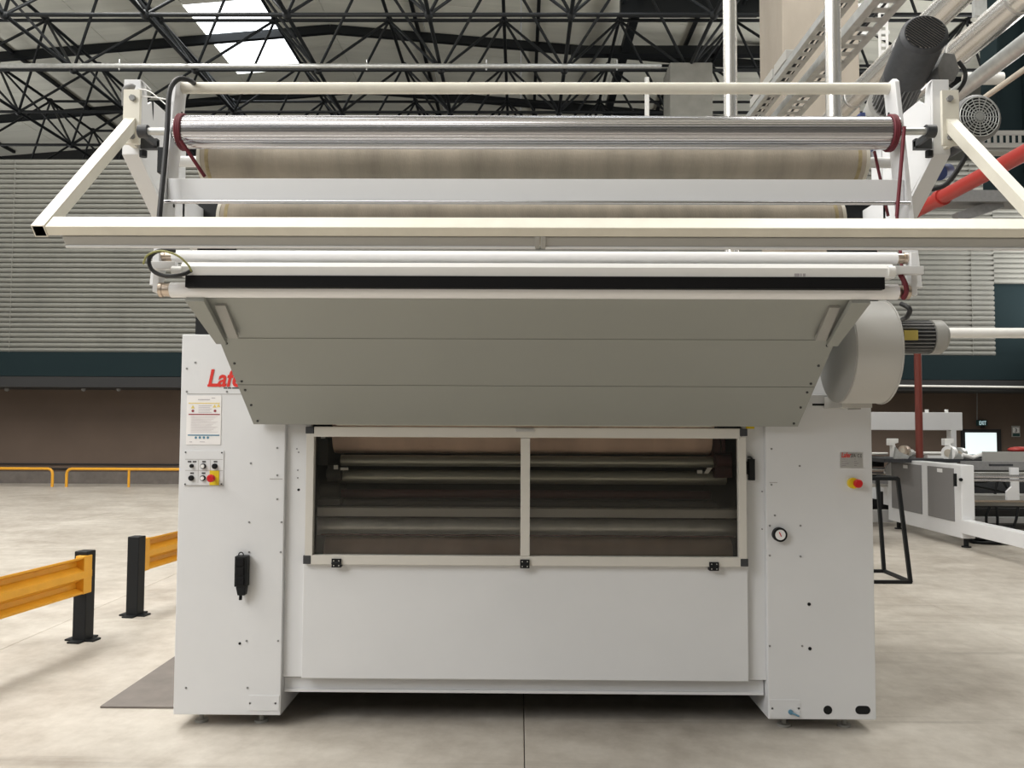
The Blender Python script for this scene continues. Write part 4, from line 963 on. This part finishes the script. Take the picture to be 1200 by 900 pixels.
# top deck with wheels
MB().pbox(1036,538,1260,542.5,12.2,13.2).build('top_deck',M['motor'],sm2)
xbar('deck_roller',1020,1040,530,533,12.6,'whitepipe',round_=True)
xbar('deck_roller',1048,1105,529,533,13.3,'whitepipe',round_=True)
xbar('deck_plate',1087,1110,534,537,12.3,'white',0.1)
xbar('gray_guard',1153,1260,529.5,545,11.9,'grey',0.05,label='plain light grey guard plate')
for (px,py,r,m) in ((1058,528,0.075,'copper'),(1064,531,0.06,'galv'),(1111,531,0.105,'white'),(1123,532,0.095,'galv')):
    c=at(px,py,12.25); o=MB().cyl(c,c+Vector((0.07,0.05,0)),r,20).build('guide_wheel',M[m],sm2)
    MB().cyl(c-Vector((0.004,0.003,0)),c,r*0.55,16).build('wheel_hub',M['fabric'],o)
for px,hs in ((1044,0),(1109,3)):
    b=MB().prism([at(px-2,514,12.3),at(px+9,514,12.3),at(px+9,519,12.3),at(px+5,520,12.3),at(px+8,532,12.3),at(px+2,536,12.3),at(px+2,522,12.3),at(px-2,522,12.3)],(0,0.1,0)); b.build('lever_head',M['white'],sm2,bev=0.006)
    MB().prism([at(px+6,524,12.2),at(px+11,530,12.2),at(px+22,534,12.2),at(px+20,538,12.2),at(px+4,538,12.2)],(0,0.05,0)).build('lever_arm',M['galv'],sm2)
MB().tube([at(1128,533,12.1),at(1140,536,12.1),at(1152,532,12.1),at(1156,538,12.1)],0.03,8).build('bent_handle',M['white'],sm2)
MB().pbox(1136,533,1152,540,12.4,12.6).build('deck_motor',M['motor'],sm2)
# left part seen between cabinet and first machine
xbar('roller_cover',1000,1036,535,547,12.9,'black',0.3)
xbar('long_roller',1000,1036,549,551,12.8,'whitepipe',round_=True)
xbar('table_edge',1000,1038,555,557.5,12.6,'copper',0.05)
xbar('table_edge',1000,1046,567,571,13.1,'whitepipe',0.05)
xbar('back_panel',1000,1046,558,596,13.8,'panelgrey',0.05)
xbar('black_bin',1000,1046,585,597,13.4,'black',0.3)
MB().pbox(1000,598,1047,612,13.2,13.3).build('side_beam',M['paint'],sm2)
MB().cyl(at(1034,576,13.2),at(1034,592,13.2),0.03,8).build('post',M['black'],sm2)
MB().prism([at(1046,540,12.9),at(1040,545,12.9),at(1037,553,12.9),at(1040,560,12.9),at(1050,560,12.9),at(1050,540,12.9)],(0,0.05,0)).build('curved_guard',M['paint'],sm2)
# overhead white crossbeam on post
cbm=thing('overhead_crossbeam',(at(1070,500,13.6).x,13.6,0),'white box crossbeam on a post above the background machine','beam')
MB().pbox(960,483,1128,504,13.6,13.85).build('box_beam',M['paint'],cbm,bev=0.008)
x0=at(1115,520,13.6).x; x1=at(1121,520,13.6).x
MB().box((x0,13.6,0),(x1,13.75,at(1118,504,13.6).z)).build('post',M['paint'],cbm)
for px in (1086,1109): c=at(px,482,13.7); MB().cyl(c-Vector((0,0,0.02)),c+Vector((0,0,0.03)),0.03,8).build('beacon',M['white'],cbm)
# red thing & black pile
c=at(1196,527,12.6)
tag(MB().ball(c,0.15,14,(1.3,0.8,0.32)).build('red_cover',M['red']),'rounded red cover resting on the grey guard plate at the right edge','cover')
b=MB()
for k in range(5):
    r=0.25-0.03*k; cx,cy,_=gz(1160,641); pts=[(cx+0.30+ (r+0.05)*math.cos(t)*1.2,cy+0.35+r*0.7*math.sin(t),0.03+0.045*k+0.01*math.sin(3*t)) for t in [2*math.pi*i/20 for i in range(21)]]
    b.tube(pts,0.025,6)
b.build('hose_heap',M['black'],sm2,label='heap of black hoses on the floor behind the side beam')
# ================================================================== black stand
st=thing('tube_stand',gz(1045,680),'open black square tube stand between the two machines','stand')
A1=gz(1067,684); A2=gz(1036,671); T1=at(1052,561,A1.y+0.15); T2=at(1028,558,A2.y+0.1); Lx=-0.45
w=0.022
A3=A1+Vector((-0.62,0,0)); A4=A2+Vector((-0.45,0,0)); up=Vector((0,0,0.015))
for a,c in ((A1+up,T1),(A2+up,T2),(A1+up,A2+up),(A1+up,A3+up),(A2+up,A4+up),(T1,T2),(T2,T2+Vector((-0.45,0,0))),(T1,T1+Vector((-0.55,0,0))),(A3+up,T1+Vector((-0.55,0,0))),(A4+up,T2+Vector((-0.45,0,0)))):
    MB().bar(a,c,0.034,0.034,(0.01,1,0.02)).build('tube',M['black'],st)
